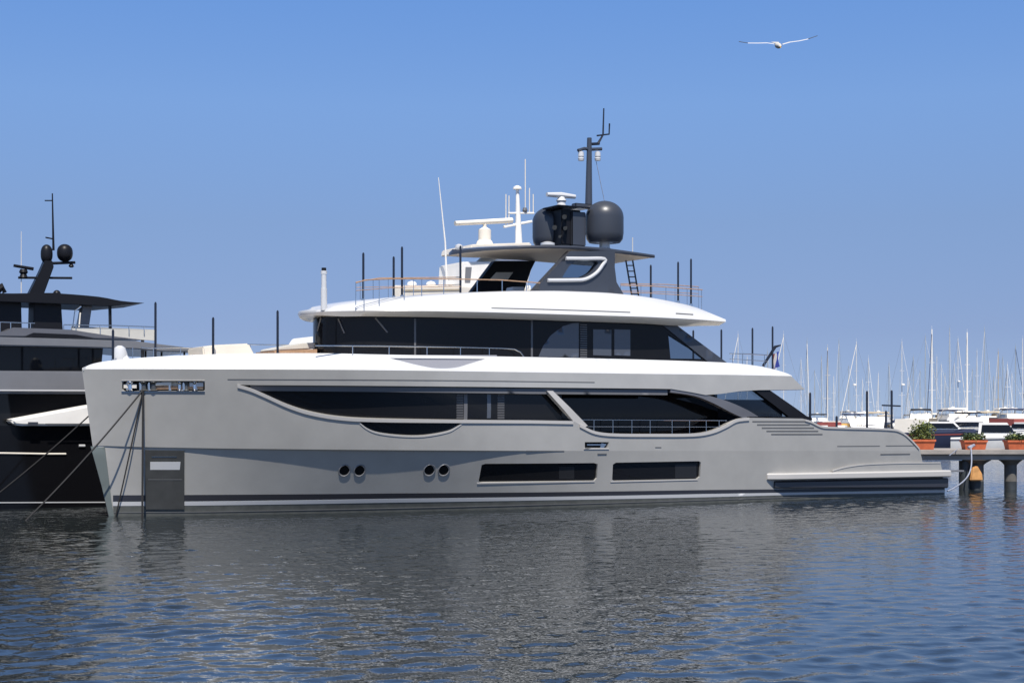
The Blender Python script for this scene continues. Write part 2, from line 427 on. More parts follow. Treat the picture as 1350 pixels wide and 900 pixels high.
# lower hull
w1=[(635,612.5),(640,611),(783,610),(788,611.5),(787,630),(784,633.5),(634,636),(631,634)]
w2=[(808,612),(812,609.5),(921,607.5),(924,609),(923,628),(919,631),(810,633.5),(807,632)]
ports=[ellipse(454,620,6.6,6.8),ellipse(474,620,6.6,6.8),ellipse(566,619.5,6.4,6.8),ellipse(585,619.5,6.4,6.8)]
bot=[(1246,672),(1100,680),(930,690),(720,700),(520,706),(350,708),(200,704),(152,700)]
lowtop=[(122,587),(190,589),(300,591),(450,592.5),(600,593.5),(700,594),(850,594),(1000,594),(1213,594)]
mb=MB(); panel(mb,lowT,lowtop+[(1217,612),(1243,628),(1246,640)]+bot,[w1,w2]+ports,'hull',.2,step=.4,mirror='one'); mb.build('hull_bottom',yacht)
# glass behind hull openings
for i,p in enumerate([w1,w2]):
    mb=MB(); xs=[q[0] for q in p]; ys=[q[1] for q in p]
    panel(mb,off(lowT,-.10),[(min(xs)-6,min(ys)-5),(max(xs)+6,min(ys)-6),(max(xs)+6,max(ys)+4),(min(xs)-6,max(ys)+5)],mat='glass',thick=.03,step=.5)
    g=mb.build('hull_window',yacht)
    mb=MB(); strip(mb,lowT,[(min(xs)-2,max(ys)+1.2),(max(xs)-4,max(ys)-1.6)],1.6,'lip',.02); mb.build('sill',g)
    mb=MB(); 
    if i==0: panel(mb,off(lowT,-.094),[(737,615),(757,615),(757,631),(737,631)],mat='blind',thick=.01,mirror=False)
    else: panel(mb,off(lowT,-.094),[(890,612),(918,611.5),(918,629),(890,630)],mat='blind',thick=.01,mirror=False)
    mb.build('drawn_blind',g)
for (cx,cy) in [(454,620),(474,620),(566,619.5),(585,619.5)]:
    mb=MB(); panel(mb,off(lowT,-.045),ellipse(cx,cy,8.0,8.0),mat='glass',thick=.02,step=.5); g=mb.build('porthole',yacht)
    mb=MB(); s_,z_=hit(lowT,cx,cy)
    ring=[]
    n=24; r0=hit(lowT,cx+7.2,cy); r1=hit(lowT,cx,cy-7.4)
    for k in range(n+1):
        a=2*math.pi*k/n; s=s_+abs(r0[0]-s_)*math.cos(a); z=z_+abs(r1[1]-z_)*math.sin(a); ring.append((s,-(lowT(s,z)+.012),z))
    mb.tube(ring,.022,'ngrey',6,cap=False); mb.build('rim',g)
mb=MB(); panel(mb,off(hullT,-.16),[(466,553),(618,553),(614,578),(470,578)],mat='glass',thick=.04,step=.5); g=mb.build('crescent_window',yacht)
mb=MB(); strip(mb,hullT,[(x,y+1.3) for x,y in cres],2.0,'lip',.02); mb.build('lip',g)
# main deck glazing behind the big side opening
mb=MB(); panel(mb,off(hullT,-.34),[(300,500),(740,504),(740,562),(440,560),(330,530)],mat='glass',thick=.05,step=.6); main=mb.build('saloon_window',yacht)
mb=MB(); panel(mb,off(hullT,-1.25),[(735,500),(945,506),(945,580),(735,580)],mat='glass',thick=.05,step=.6); mb.build('side_deck_glazing',yacht)
mb=MB(); 
for k in range(17): strip(mb,off(hullT,-.33),[(602,516+k*2.2),(611,516+k*2.2)],1.0,'slat',.01)
mb.build('louvre',main); mb=MB()
for k in range(17): strip(mb,off(hullT,-.33),[(656,516+k*2.2),(665,516+k*2.2)],1.0,'slat',.01)
mb.build('louvre',main)
mb=MB(); panel(mb,off(hullT,-.325),[(611.5,514),(616,514),(616,553),(611.5,553)],mat='slat',thick=.02,mirror=False); mb.build('mullion',main)
mb=MB(); panel(mb,off(hullT,-.325),[(642,519),(647,519),(647,551),(642,551)],mat='frost',thick=.02,mirror=False); mb.build('mullion',main)
# dark strip painted as the shadow under the fascia & bright lip of the bulwark
mb=MB(); strip(mb,off(hullT,-.1),[(330,511.5),(500,513),(700,515.5),(880,517)],7,'slat',0.0,thick=.2); mb.build('soffit_shade_strip',yacht)
lipline=[(x,y+1.8) for x,y in hull_edge if x<757]
mb=MB(); strip(mb,hullT,lipline,4.2,'lip',.045,thick=.1); mb.build('bulwark_lip',yacht)
lip2=[(x,y+1.6) for x,y in hull_edge if 762<x<990]
mb=MB(); strip(mb,hullT,lip2,4.0,'lip',.045,thick=.1); mb.build('bulwark_lip',yacht)
lip3=[(x,y+1.2) for x,y in hull_edge if x>1060]
mb=MB(); strip(mb,hullT,lip3,2.6,'lip',.04,thick=.12); mb.build('bulwark_lip',yacht)
# diagonal strut between the openings
mb=MB(); panel(mb,off(hullT,-.02),[(721,515),(729,515),(775,561),(768,564),(757,556)],mat='lip',thick=.22); mb.build('strut',yacht)
# arch strip, aft glass and aft strut
arch=spline([(884,511),(905,514),(930,520),(960,529),(985,540),(1005,552)],4)+spline([(985,553),(965,544),(940,531),(915,521.5),(884,517)],4)
mb=MB(); panel(mb,off(hullT,-.03),arch,mat='ngrey2',thick=.25); mb.build('arch_strut',yacht)
mb=MB(); panel(mb,off(hullT,-.25),[(936,516),(1006,511),(1062,553),(985,555),(960,535)],mat='clear',thick=.02); mb.build('aft_quarter_window',yacht)
mb=MB(); panel(mb,off(hullT,-.05),[(992,512),(1012,512),(1070,553),(1045,553)],mat='black',thick=.2); mb.build('aft_strut',yacht)
mb=MB(); panel(mb,off(hullT,-.02),[(985,549),(1068,549),(1072,553),(985,553)],mat='black',thick=.2); mb.build('window_base',yacht)
# vents on the quarter
mb=MB()
for k in range(5):
    y=555.5+k*4.2; strip(mb,hullT,[(992+k*6.2,y),(1062+k*5.6,y)],1.7,'seam',.008)
mb.build('side_vent',yacht)
mb=MB(); strip(mb,hullT,[(300,500),(400,500.3),(600,501.5),(784,503.8)],1.2,'seam',.008,thick=.012); mb.build('panel_seam',yacht)
mb=MB(); strip(mb,hullT,[(1104,588),(1160,587.6)],1.0,'seam',.008,thick=.012); strip(mb,hullT,[(1168,587.4),(1206,587.2)],1.0,'seam',.008,thick=.012)
strip(mb,hullT,[(1161,598.5),(1200,598)],1.1,'seam',.008,thick=.012); mb.build('panel_seam',yacht)
mb=MB(); strip(mb,hullT,[(694,594),(744,594.2)],1.0,'seam',.008,thick=.012); mb.build('panel_seam',yacht); mb=MB(); strip(mb,hullT,[(788,598),(800,598)],1.3,'seam',.01,thick=.012); mb.build('panel_seam',yacht); mb=MB(); strip(mb,hullT,[(864,589.5),(872,589.5)],1.2,'seam',.01,thick=.012); mb.build('panel_seam',yacht)
# boot stripes
mb=MB(); B=[(149,652.5),(260,652),(520,650),(720,648.5),(930,645.5),(1080,644),(1245,641.3)]
low=[(149,660.5),(260,660),(520,656.5),(720,654),(930,650.2),(1080,648),(1245,645)]
panel(mb,off(lowT,.010),B+low[::-1],mat='bstripe',thick=.02); mb.build('boot_stripe',yacht)
mb=MB(); a=[(149,661.5),(260,661),(520,657.5),(720,655),(930,651),(1080,648.5),(1245,646.2)]; b=[(149,666.5),(260,666),(520,662),(720,659),(930,655),(1080,651),(1245,648.7)]
panel(mb,off(lowT,.014),a+b[::-1],mat='wstripe',thick=.02); mb.build('boot_stripe',yacht)
mb=MB(); a=[(149,667),(260,666.5),(520,662.5),(720,659.5),(930,655.5),(1080,651.5),(1245,649.2)]; b=[(152,698),(260,702),(520,701),(720,696),(930,687),(1080,677),(1245,669)]
panel(mb,off(lowT,.007),a+b[::-1],mat='anti',thick=.02); mb.build('antifouling',yacht)
mb=MB(); strip(mb,lowT,[(149,675.3),(260,674.8),(520,670),(720,665),(930,658.8),(1080,654)],1.0,'seam',.02); mb.build('spray_rail',yacht)
# stem strip darkened in colour for its shade, and polished anchor plate
mb=MB(); panel(mb,off(hullT,.02),[(119.5,588),(138,589.5),(141,612),(147,662),(151,681),(145,686),(134,640)],mat='stemp',thick=.05); mb.build('stem_shade_strip',yacht)
mb=MB(); panel(mb,off(lowT,.05),[(191.5,593),(243,594),(243,671),(191.5,671)],mat='plate',thick=.05); ap=mb.build('anchor_plate',yacht)
mb=MB(); panel(mb,off(lowT,.058),[(198,608.5),(238,608.5),(237,619),(198,619)],mat='wstripe',thick=.02); mb.build('plate_reflection',ap)  # pale patch painted on for a bright reflection in the plate
mb=MB(); strip(mb,off(lowT,.05),[(195,632),(240,632)],.9,'seam',.008); mb.build('hatch_edge',ap); mb=MB(); strip(mb,off(lowT,.05),[(200,602),(233,602)],1.3,'steel',.01); mb.build('hatch_edge',ap)
# anchor / mooring slot in the bow
mb=MB(); panel(mb,off(hullT,-.30),[(150,497),(280,497),(280,521),(150,521)],mat='black',thick=.04); sl_=mb.build('mooring_recess',yacht)
mb=MB()
for x in (168,186,197,224,243,259):
    a=hit(off(hullT,-.12),x,514.5); b=hit(off(hullT,-.12),x,504); 
    t1=hullT(*a)-.12
    mb=MB(); mb.tube([(a[0],-t1,a[1]),(b[0],-t1,b[1])],.07 if x in(186,197,243) else .05,'steel',10); mb.build('bollard',sl_)
mb=MB(); panel(mb,off(hullT,-.2),[(214,503),(268,503),(268,513),(252,513),(236,511),(214,508)],mat='offw',thick=.04,mirror=False); mb.build('winch_cover',sl_)
for x in (172,190,203,237,246,257):
    mb=MB(); a=hit(off(hullT,-.1),x,509); rr0=.16 if x<210 else .11
    mb.lathe((a[0],-hullT(*a)+.12,a[1]-.16),[(rr0,0),(rr0*.6,.06),(rr0*.55,.22),(rr0,.3),(rr0*.9,.34)],'plate' if x in(190,203,246) else 'steel',12); mb.build('capstan',sl_)
mb=MB(); strip(mb,off(hullT,-.1),[(205,511),(268,510)],4,'teak',0); strip(mb,off(hullT,-.05),[(205,506),(226,505.5)],4,'offw',0); strip(mb,off(hullT,-.05),[(163,509),(180,509)],5,'offw',0); strip(mb,off(hullT,-.08),[(250,507),(268,507)],5,'cap',0); mb.build('winch_gear',sl_)
mb=MB(); strip(mb,hullT,[(160,516.6),(270,516.6)],2.0,'steel',.03); strip(mb,hullT,[(160,501.4),(270,501.4)],1.0,'lip',.02); mb.build('slot_lip',sl_)
mb=MB(); panel(mb,off(hullT,-.28),[(765,578),(810,578),(810,594),(765,594)],mat='black',thick=.04); f_=mb.build('fairlead_recess',yacht)
mb=MB(); strip(mb,off(hullT,-.05),[(774,586),(799,586)],1.6,'steel',0); panel(mb,off(hullT,-.05),[(793,584),(799,585),(796,590),(791,590)],mat='steel',thick=.05)
strip(mb,hullT,[(770,591.2),(803,591.2)],1.6,'lip',.03); mb.build('roller',f_)

# white cap (sloping inward) round the upper deck
ztop=[hit(hullT,*p) for p in top_line]
def zt(s): return interp(s,ztop)
def capT(s,z): 
    q=max(0,z-zt(s)); return hullT(s,zt(s))-.05-.62*q-.25*q*q
cap_top=spline([(109,485),(118,481),(135,477),(160,473.5),(200,470.5),(250,468),(320,466),(420,465.5),(520,467.5),(700,470.5),(850,474),(950,477.5),(990,481),(1015,485.5),(1035,491),(1044,495)],4)
scoop=spline([(513,471.8),(530,476),(550,481),(575,485.3),(600,484.5),(620,479),(640,472.8)],4)
mb=MB(); panel(mb,capT,cap_top+[(1044,496.5),(970,495.3),(850,493.8),(700,491.8),(600,490.3),(400,488.3),(200,487.8),(109,487.8)],[scoop],'cap',.2,step=.3,mirror='one')
capo=mb.build('white_bulwark',yacht)
mb=MB(); panel(mb,lambda s,z:hullT(s,zt(s))-.24-.45*max(0,z-zt(s)),[(500,468),(655,468),(655,491),(500,491)],mat='scoop',thick=.03); mb.build('scoop',capo)
# decks: transverse sheets
def deck(name, line, mat, thick=.08, tof=0.0, zof=0.0):
    mb=MB(); rows=[]
    for s,t,z in line:
        t=max(0,t-tof); rows.append([(s,-t,z+zof),(s,-t*.5,z+zof+.02),(s,0,z+zof+.03),(s,t*.5,z+zof+.02),(s,t,z+zof)])
    mb.grid(rows,mat); mb.grid([[ (x,y,z-thick) for x,y,z in r] for r in rows][::-1],mat)
    for j in (0,-1): mb.grid([[r[j] for r in rows],[(r[j][0],r[j][1],r[j][2]-thick) for r in rows]],mat)
    for r in (rows[0],rows[-1]): mb.grid([r,[(x,y,z-thick) for x,y,z in r]],mat)
    return mb.build(name,yacht)
cs=[hit(capT,*p) for p in cap_top]
def zc(s): return interp(s,cs)
sE=hit(hullT,1043,495.5)[0]
deck('upper_deck',[(s,hullT(s,zt(s))-.35,zt(s)+.02) for s in [S_TOP+.6+(sE-.3-S_TOP-.6)*(i/40) for i in range(41)]],'offw')
# aft overhang soffit
sF=hit(hullT,1061,513)[0]; zF=hit(hullT,1000,513)[1]
deck('overhang_soffit',[(s,hullT(s,zF)-.1,zF+.07) for s in [hit(hullT,900,513)[0]+(sF-.02-hit(hullT,900,513)[0])*(i/20) for i in range(21)]],'ngrey',.05)
mb=MB(); s1=sE; zz=zt(s1)
mb.prism([(s1-.1,0,zz),(sF,0,zF+.06),(sF,0,zF),(s1-.6,0,zF+.05)],(0,-hullT(sF,zF)+.1,0),(0,hullT(sF,zF)-.1,0),'hull'); mb.build('overhang_end',yacht)
# aft main deck, transom, saloon bulkhead
sT=hit(hullT,1214,600)[0]; zA=hit(hullT,1100,572)[1]
def edge_z(s): 
    return interp(s,[hit(hullT,*p) for p in hull_edge if p[0]>1058])
deck('aft_deck',[(s,hullT(s,zA)-.3,min(zA,edge_z(s)-.3)) for s in [22+(sT-22-.1)*(i/30) for i in range(31)]],'teak',.1)
mb=MB(); mb.prism([(sT-.5,0,-.4),(sT-.1,0,-.4),(sT-.1,0,1.6),(sT-1.0,0,2.6),(sT-1.3,0,2.6)],(0,-3.3,0),(0,3.3,0),'hull'); mb.build('transom',yacht)
sb=hit(hullT,975,540)[0]
mb=MB(); mb.box((sb-.6,0,3.3),(.1,5.6,2.1),'glass'); mb.build('saloon_door',yacht)
mb=MB(); mb.box((20.5,0,3.0),(17,5.0,2.6),'black'); mb.build('inner_bulkhead',yacht)
# swim platform and side fender shelf
def shelf(name,x0,x1,yt0,yt1,yb0,yb1,outw,mat,inner=-.5,taper=0):
    a=hit(off(hullT,outw),x0,(yt0+yb0)/2); b=hit(off(hullT,outw),x1,(yt1+yb1)/2); mb=MB(); rows=[]
    n=24
    for i in range(n+1):
        u=i/n; px_=lerp(x0,x1,u); 
        top=hit(off(hullT,outw),px_,lerp(yt0,yt1,u)); bt=hit(off(hullT,outw),px_,lerp(yb0,yb1,u)); s=top[0]
        o=outw*clamp(u*taper) if taper else outw
        t=hullT(s,1)+o; ti=hullT(s,1)+inner; h=top[1]-bt[1]
        rows.append([(s,-ti,top[1]+.01),(s,-t+.06,top[1]),(s,-t,top[1]-.06),(s,-t,bt[1]+.05),(s,-t+.08,bt[1]),(s,-ti,bt[1])])
    mb.grid(rows,mat,close=True); mb.add(rows[0],[(0,1,2,3,4,5)],mat); mb.add(rows[-1],[(5,4,3,2,1,0)],mat)
    mb.twin=True; return mb.build(name,yacht)
shelf('swim_platform_edge',1018,1254,624,619.5,633,628.5,.30,'lip',taper=14)
shelf('platform_shade_strip',1024,1250,634,629.5,643.5,643,.12,'bstripe',taper=14)  # dark strip standing in for the shadow beneath the platform
mb=MB(); panel(mb,off(hullT,.08),spline([(1098,620),(1115,615.5),(1140,612),(1180,610.3),(1240,609.5)],4)+[(1242,619.5),(1098,623)],mat='hull',thick=.3); wg=mb.build('platform_wing',yacht)
mb=MB(); strip(mb,off(hullT,.08),spline([(1098,620),(1115,615.5),(1140,612),(1180,610.3),(1240,609.5)],4),1.6,'lip',.02); mb.build('edge_strip',wg)
sP=hit(off(hullT,.3),1250,624)[0]
mb=MB(); mb.box(((sT+sP)/2-.3,0,.80),(sP-sT+.6,7.6,.42),'lip'); mb.build('swim_platform',yacht,bevel=.04)
mb=MB()
for i in range(8):
    s=sP-.25-i*.22; mb.tube([(s,-3.7,.95),(s,-3.7,1.45)],.03,'black',6)
    mb.box((s,-3.6,1.2),(.1,.3,.4),'black')
mb.tube([(sP-.1,-3.7,1.45),(sP-2.1,-3.7,1.45)],.03,'steel',6); mb.build('boarding_rail',yacht)
mb=MB(); sa=sP-.1
for i in (0,1,2): mb.tube([(sa+i*.5,-2.9,1.0),(sa+i*.5,-2.9,1.5)],.02,'steel',6)
mb.box((sa+1.0,-2.6,1.0),(3.0,.7,.08),'ngrey'); mb.tube([(sa,-2.9,1.5),(sa+2.4,-2.9,1.5)],.02,'steel',6); mb.build('gangway',yacht)

# upper deck house
sH=at_t(417,440,0)[0]; houseT=nose(sH,6.0,3.15,2,.5)
hz=[hit(houseT,*p) for p in [(425,416),(450,416),(700,421),(878,428)]]
mb=MB(); panel(mb,houseT,[(417,412),(450,412),(700,416),(880,424),(960,479),(960,482),(700,480),(417,478)],[[(881,441),(932,473),(884,472.5)]],'glass_up',.12,step=.3,s0=sH,mirror='one'); uh=mb.build('upper_deckhouse',yacht)
mb=MB(); panel(mb,off(houseT,.008),[(710,470),(716,456),(726,442),(742,430),(755,426),(763,425.5),(763,471)],mat='frost',thick=.02); mb.build('drawn_blind',uh)
mb=MB()
for k in range(15): strip(mb,houseT,[(765,428+k*3),(774,428.3+k*3)],1.5,'slat',.01)
mb.build('louvre',uh)
mb=MB(); 
for a,b in ((782,806),(810,831)):
    mb=MB(); panel(mb,off(houseT,.01),[(a,434),(b,434.5),(b,469),(a,468)],mat='frost',thick=.02,mirror=False); mb.build('cabin_window',uh)
mb=MB()
for x in (546,700,):
    mb=MB(); panel(mb,off(houseT,.01),[(x,420),(x+2.5,420),(x+2.5,472),(x,472)],mat='slat',thick=.02,mirror=False); mb.build('mullion',uh)
mb=MB(); panel(mb,off(houseT,.04),[(872,427),(890,427),(960,479),(935,478)],mat='dark',thick=.2); mb.build('aft_strut',uh)
mb=MB(); panel(mb,off(houseT,-.06),[(880,438),(934,474),(882,473)],mat='clear',thick=.02); mb.build('quarter_window',uh)
mb=MB()
for (x0,y0,x1,y1) in ((423,419,418.5,436),(446,420,454,439),(495,419,511,438)):
    a=hit(off(houseT,.05),x0,y0); b=hit(off(houseT,.05),x1,y1); mb=MB(); mb.tube([(a[0],-houseT(*a)-.05,a[1]),(b[0],-houseT(*b)-.05,b[1])],.03,'slat',6); mb.build('wiper',uh)
zu=zt(20)
# roof: lofted coaming with underside
sR=at_t(398,413,0)[0]; roofT=nose(sR,6.5,3.85,2,.5,tail=(sR+12,.10)); 
def curve(T, line, se, din=0.0, sofs=0.0, n=44):
    tab=[hit(T,*p) for p in line]; tab.sort(); s0=T.s0+sofs; out=[]
    for i in range(n+1):
        v=i/n; s=s0+(se-s0)*(v**2 if v<.5 else .25+(v-.5)*1.5); 
        out.append((s,-max(0,T(s-sofs,0)-din),interp(s,tab)))
    return out
sRe=hit(roofT,957,424)[0]
bl=[(398,415),(450,416.5),(600,418),(700,420.5),(850,425.5),(900,429),(957,428.5)]
ml=[(398,412.5),(420,411),(450,410),(600,410.5),(700,413),(850,417.5),(920,421),(957,424)]
tl=[(398,411.5),(420,406.5),(450,401),(480,396.8),(520,393),(560,390),(620,386.5),(680,384.5),(740,384.3),(800,386.5),(840,390),(870,394.5),(905,401.5),(925,407.5),(945,416.5),(957,423)]
rT2=nose(sR+.05,6.5,3.55,2,.5,tail=(sR+12,.10)); rT3=nose(sR+.3,7.5,3.1,2,.5,tail=(sR+12,.14))
c_in=[(x,y*.72,z+.02) for x,y,z in curve(rT2,bl,sRe-.5)]
c_lo=curve(rT2,[(x,y+.6) for x,y in bl],sRe-.15); c_mid=curve(roofT,ml,sRe)
c_sh=[(x+.03,y*.985,z+.10) for x,y,z in c_mid]
c_top=curve(rT3,tl,sRe-.9)
c_top=[(x,y,max(z,b[2]+.012)) for (x,y,z),b in zip(c_top,c_sh)]
c_sh=[(x,y,min(z,t[2]-.004)) for (x,y,z),t in zip(c_sh,c_top)]
c_ti=[(x+.1,y*.86,z+.07) for x,y,z in c_top]
port=[c_in,c_lo,c_mid,c_sh,c_top,c_ti]
rows=[[ (c[i][0],0,c[i][2]) if k==-1 else c[i] for k,c in enumerate(port)] for i in range(len(c_in))]
full=[[(r[0][0],0,r[0][2])]+r+[(r[-1][0],0,r[-1][2]+.05)] for r in rows]
mb=MB(); mb.grid(full,'cap'); mb.add(full[-1],[tuple(range(len(full[-1])))],'cap'); mb.mirror(); roof=mb.build('upper_roof',yacht,angle=50)
def roof_surf(s,z):   # flank of the coaming between shoulder and top edge
    a=interp(s,[(p[0],-p[1]) for p in c_sh]); za=interp(s,[(p[0],p[2]) for p in c_sh]); b=interp(s,[(p[0],-p[1]) for p in c_top]); zb=interp(s,[(p[0],p[2]) for p in c_top])
    return lerp(a,b,clamp((z-za)/max(.05,zb-za)))
mb=MB(); strip(mb,roof_surf,[(648,405.8),(700,407),(780,409.5),(831,411.4)],1.1,'seam',.02,mirror=True); strip(mb,roof_surf,[(891,413),(914,414.5)],1.6,'seam',.02); mb.build('panel_seam',roof)
# flybridge: hardtop, supports, domes, mast
FT=2.45
sA=at_t(601,330,0)[0]
sh0=at_t(640,328,2.0)[0]
def P(px,py,t): s,z=at_t(px,py,t); return Vector((s,-t,z))
htT=nose(at_t(596,331,0)[0],5.5,2.5,2,.5,tail=(at_t(800,330,0)[0]-5,.25))
sHe=hit(htT,863,337)[0]
e_lo=curve(htT,[(601,335),(640,330.5),(700,327.5),(760,328.5),(800,332.5),(863,340)],sHe)
e_up=curve(htT,[(601,331),(640,326.5),(700,323.5),(760,324),(800,327),(863,336)],sHe)
mb=MB(); rows=[]
for a,b in zip(e_lo,e_up):
    rows.append([(b[0],0,b[2]+.10),(b[0]+.02,b[1]*.6,b[2]+.08),b,(a[0],a[1]*1.01,(a[2]+b[2])/2),a])
mb.grid(rows,'dark')
rows2=[[a,(a[0],a[1]*.85,a[2]+.02),(a[0],0,a[2]+.03)] for a in e_lo]
mb.grid(rows2,'soffit'); e=rows[-1]+rows2[-1][1:]; mb.add(e,[tuple(range(len(e)))],'dark'); mb.mirror(); ht=mb.build('hardtop',yacht)
sup=[(699,388),(752,331),(811,331),(810.5,352),(813,372),(823,389)]
win=spline([(741,366),(757,345),(787,344.5),(785,352),(778,360),(766,366)],3)
fly=lambda s,z: FT
mb=MB(); panel(mb,fly,sup,[win],'dark',.35,step=.3,mirror=False); spo=mb.build('hardtop_support',yacht)
mb=MB(); panel(mb,off(fly,-.15),[(755,343),(789,343),(787,355),(779,363),(766,368),(740,368)],mat='clear',thick=.02,mirror=False); mb.build('support_window',spo)
loop=spline([(746,340.8),(770,341),(797,341.5),(794,350),(786,360),(772,368),(755,369.3),(722,369.5)],4)
mb=MB(); q=[at_t(*p,FT+.03) for p in loop]; mb.tube([(s,-FT-.03,z) for s,z in q],.075,'cap',8); mb.build('trim_loop',spo)
# far-side hardtop support (dark), with a cream patch for the view through
mb=MB(); pl=[P(x,y,-2.2) for x,y in ((616,392),(652,344),(706,344),(700,356),(688,392))]
mb.prism(pl,(0,0,0),(0,.3,0),'black'); mb.build('far_hardtop_support',yacht)
pl=[P(x,y,-2.17) for x,y in ((644,370),(654,359),(676,359),(668,370))]
mb=MB(); mb.prism(pl,(0,-.03,0),(0,0,0),'cream'); mb.build('support_view_patch',yacht)  # cream patch added for the white boat showing through the support
mb=MB(); pl=[P(x,y,-.2) for x,y in ((676,392),(676,378),(692,378),(692,392))]; mb.prism(pl,(0,0,0),(0,.6,0),'cap'); mb.build('helm_seat',yacht,bevel=.04)
# radomes
def dome(px,ytop,ybot,rpx,t,name='radome'):
    s,z0=at_t(px,ybot,t); z1=at_t(px,ytop,t)[1]; r=rpx*1.0*(Y_at(px,t)/F); H=z1-z0; mb=MB()
    prof=[(r*.82,0),(r*.95,.08*H),(r,.22*H),(r,H-r*.86)]
    for i in range(1,10):
        a=math.pi/2*i/9; prof.append((max(r*math.cos(a),.002),H-r*.86+r*.86*math.sin(a)))
    mb.lathe((s,-t,z0),prof,'dome',36); o=mb.build(name,yacht)
    mb=MB(); mb.lathe((s,-t,z0-.32),[(r*.5,0),(r*.28,.1),(r*.28,.3),(r*.6,.34)],'cap',20); mb.build('mount',o); return o
def Y_at(px,t): k=(px-675)/F; return (t+X0*ST-Y0*CT)/(k*ST-CT)
dome(797,265,320,25.2,.9); dome(725,273,325,23,-.6)
mb=MB()
def lbox(x0,x1,y0,y1,t,w,mat,bev=0):
    a=P(x0,y0,t); b=P(x1,y1,t); mb.box(((a.x+b.x)/2,-t,(a.z+b.z)/2),(abs(b.x-a.x),w,abs(a.z-b.z)),mat)
lbox(733,758,277,325,.3,.9,'black'); lbox(752,770,279,325,.7,.3,'dark'); lbox(725,768,272,277.5,.4,1.3,'dark'); lbox(756,778,268,276,.4,.35,'dark')
mb.build('mast_base',yacht,bevel=.03)
mb=MB()
for x,y,r in ((731,300,.10),(744,286,.10),(745,301,.085),(738,312,.06)):
    mb=MB(); mb.tube([P(x+2,y-1,.76),P(x+1,y-.5,.9),P(x,y,1.02)],[r*.5,r*.8,r],'plate',12); mb.tube([P(x+2,y-1,.76),P(x+2,y+7,.76)],.03,'black',6); mb.build('searchlight',yacht)
mb=MB(); mb.tube([P(776,275,.3),P(777,182,.3)],[.16,.10],'dark',14); m_=mb.build('mast',yacht)
mb=MB(); mb.tube([P(762,198.5,.3),P(770,196,.3),P(780,197,.3),P(793,196.5,.3)],.07,'dark',8); mb.tube([P(788,190,.3),P(795,178,.3),P(796,143,.3)],[.06,.04,.03],'pole',8)
mb.tube([P(787,179,.3),P(803,177,.3),P(803.5,163,.3)],.035,'pole',6); mb.tube([P(777.5,182,.3),P(777.5,196,.3)],.06,'pole',6); mb.tube([P(780,190,.3),P(790,189.5,.3)],.06,'pole',6); mb.build('crosstree',m_)
mb=MB()
for x in (766,788): 
    c=P(x,212,.3); mb.lathe(c,[(.12,0),(.14,.1),(.10,.14),(.13,.18),(.12,.36),(.04,.4)],'cap',16)
mb.build('mast_lamp',m_)
mb=MB(); c=P(740,271,.4); mb.lathe(c,[(.2,0),(.17,.12),(.22,.2),(.12,.36)],'cap',16); a=P(721,256.5,.4); b=P(758,259.5,.4); mb.tube([a,(a+b)/2+Vector((0,0,.02)),b],[.09,.13,.09],'cap',10); mb.build('radar_scanner',yacht)
mb=MB(); c=P(722,325,1.0); mb.lathe(c,[(.22,0),(.3,.05),(.3,.14),(.12,.2)],'cap',16); mb.build('satellite_puck',yacht)
mb=MB(); c=P(605,329,1.0); mb.lathe(c,[(.1,0),(.16,.06),(.16,.16),(.05,.22)],'cap',16); mb.build('satellite_puck',yacht)
# signal ropes, whip antennas
mb=MB(); mb.tube([P(786,213,.3),P(797,266,.3)],.012,'wrope',4); mb.tube([P(834,340,1),P(834,313,1)],.025,'cap',6); mb.build('halyard',yacht)
# ladder
mb=MB()
for dx in (0,9): mb.tube([P(825+dx,343,1.2),P(833+dx,390,1.2)],.035,'pole',6)
for k in range(6): mb.tube([P(826.5+k*1.3,350+k*7.5,1.2),P(835.5+k*1.3,350+k*7.5,1.2)],.025,'pole',6)
mb.build('ladder',yacht)
# awning poles
def pole(x,y0,y1,t,r=.045,m='pole'):
    mb=MB(); a=P(x,y1,t); b=P(x+.3,y0,t); mb.tube([a,Vector((a.x,a.y,b.z-.06)),Vector((a.x,a.y,b.z))],[r,r,r*.5],m,8)
    mb.tube([a,Vector((a.x,a.y,a.z+.12))],r*1.6,'steel',8); return mb.build('awning_pole',yacht)
for x,y0,y1 in ((479,333,398),(519,338,394),(530,325,393),(607,324,392)): pole(x,y0,y1,1.6)
for x,y0,y1 in ((858,349,396),(894,345,400),(911,341,404)): pole(x,y0,y1,1.2)
for x,y0,y1 in ((281,418,472),(366,409,472)): pole(x,y0,y1,1.2)
for x,y0,y1 in ((914,435,480),(951,434,482),(992,432,486),(1018.5,430,490)): pole(x,y0,y1,.5)
for x,y0,y1 in ((1068,517,560),(1103,548,568),(1143,515,572),(1168,541,572),(1175.5,514,573)): pole(x,y0,y1,2.0,.055)
mb=MB(); a=P(1163,534,2); b=P(1187,535,2); mb.tube([a,b],.035,'pole',6); mb.build('pole_crossbar',yacht)
pole(149,434,478,.2); pole(205,398,478,-1.5)
# white light column on the roof front
mb=MB(); a=P(427,409,1.2); 
for q0,q1,r in ((409,380,.12),(380,362,.10),(361,357,.12)): mb.tube([P(427,q0,1.2),P(427,q1,1.2)],r,'cap',12)
mb.tube([P(427,357,1.2),P(427,353,1.2)],.09,'black',10); mb.build('navigation_light_column',yacht)
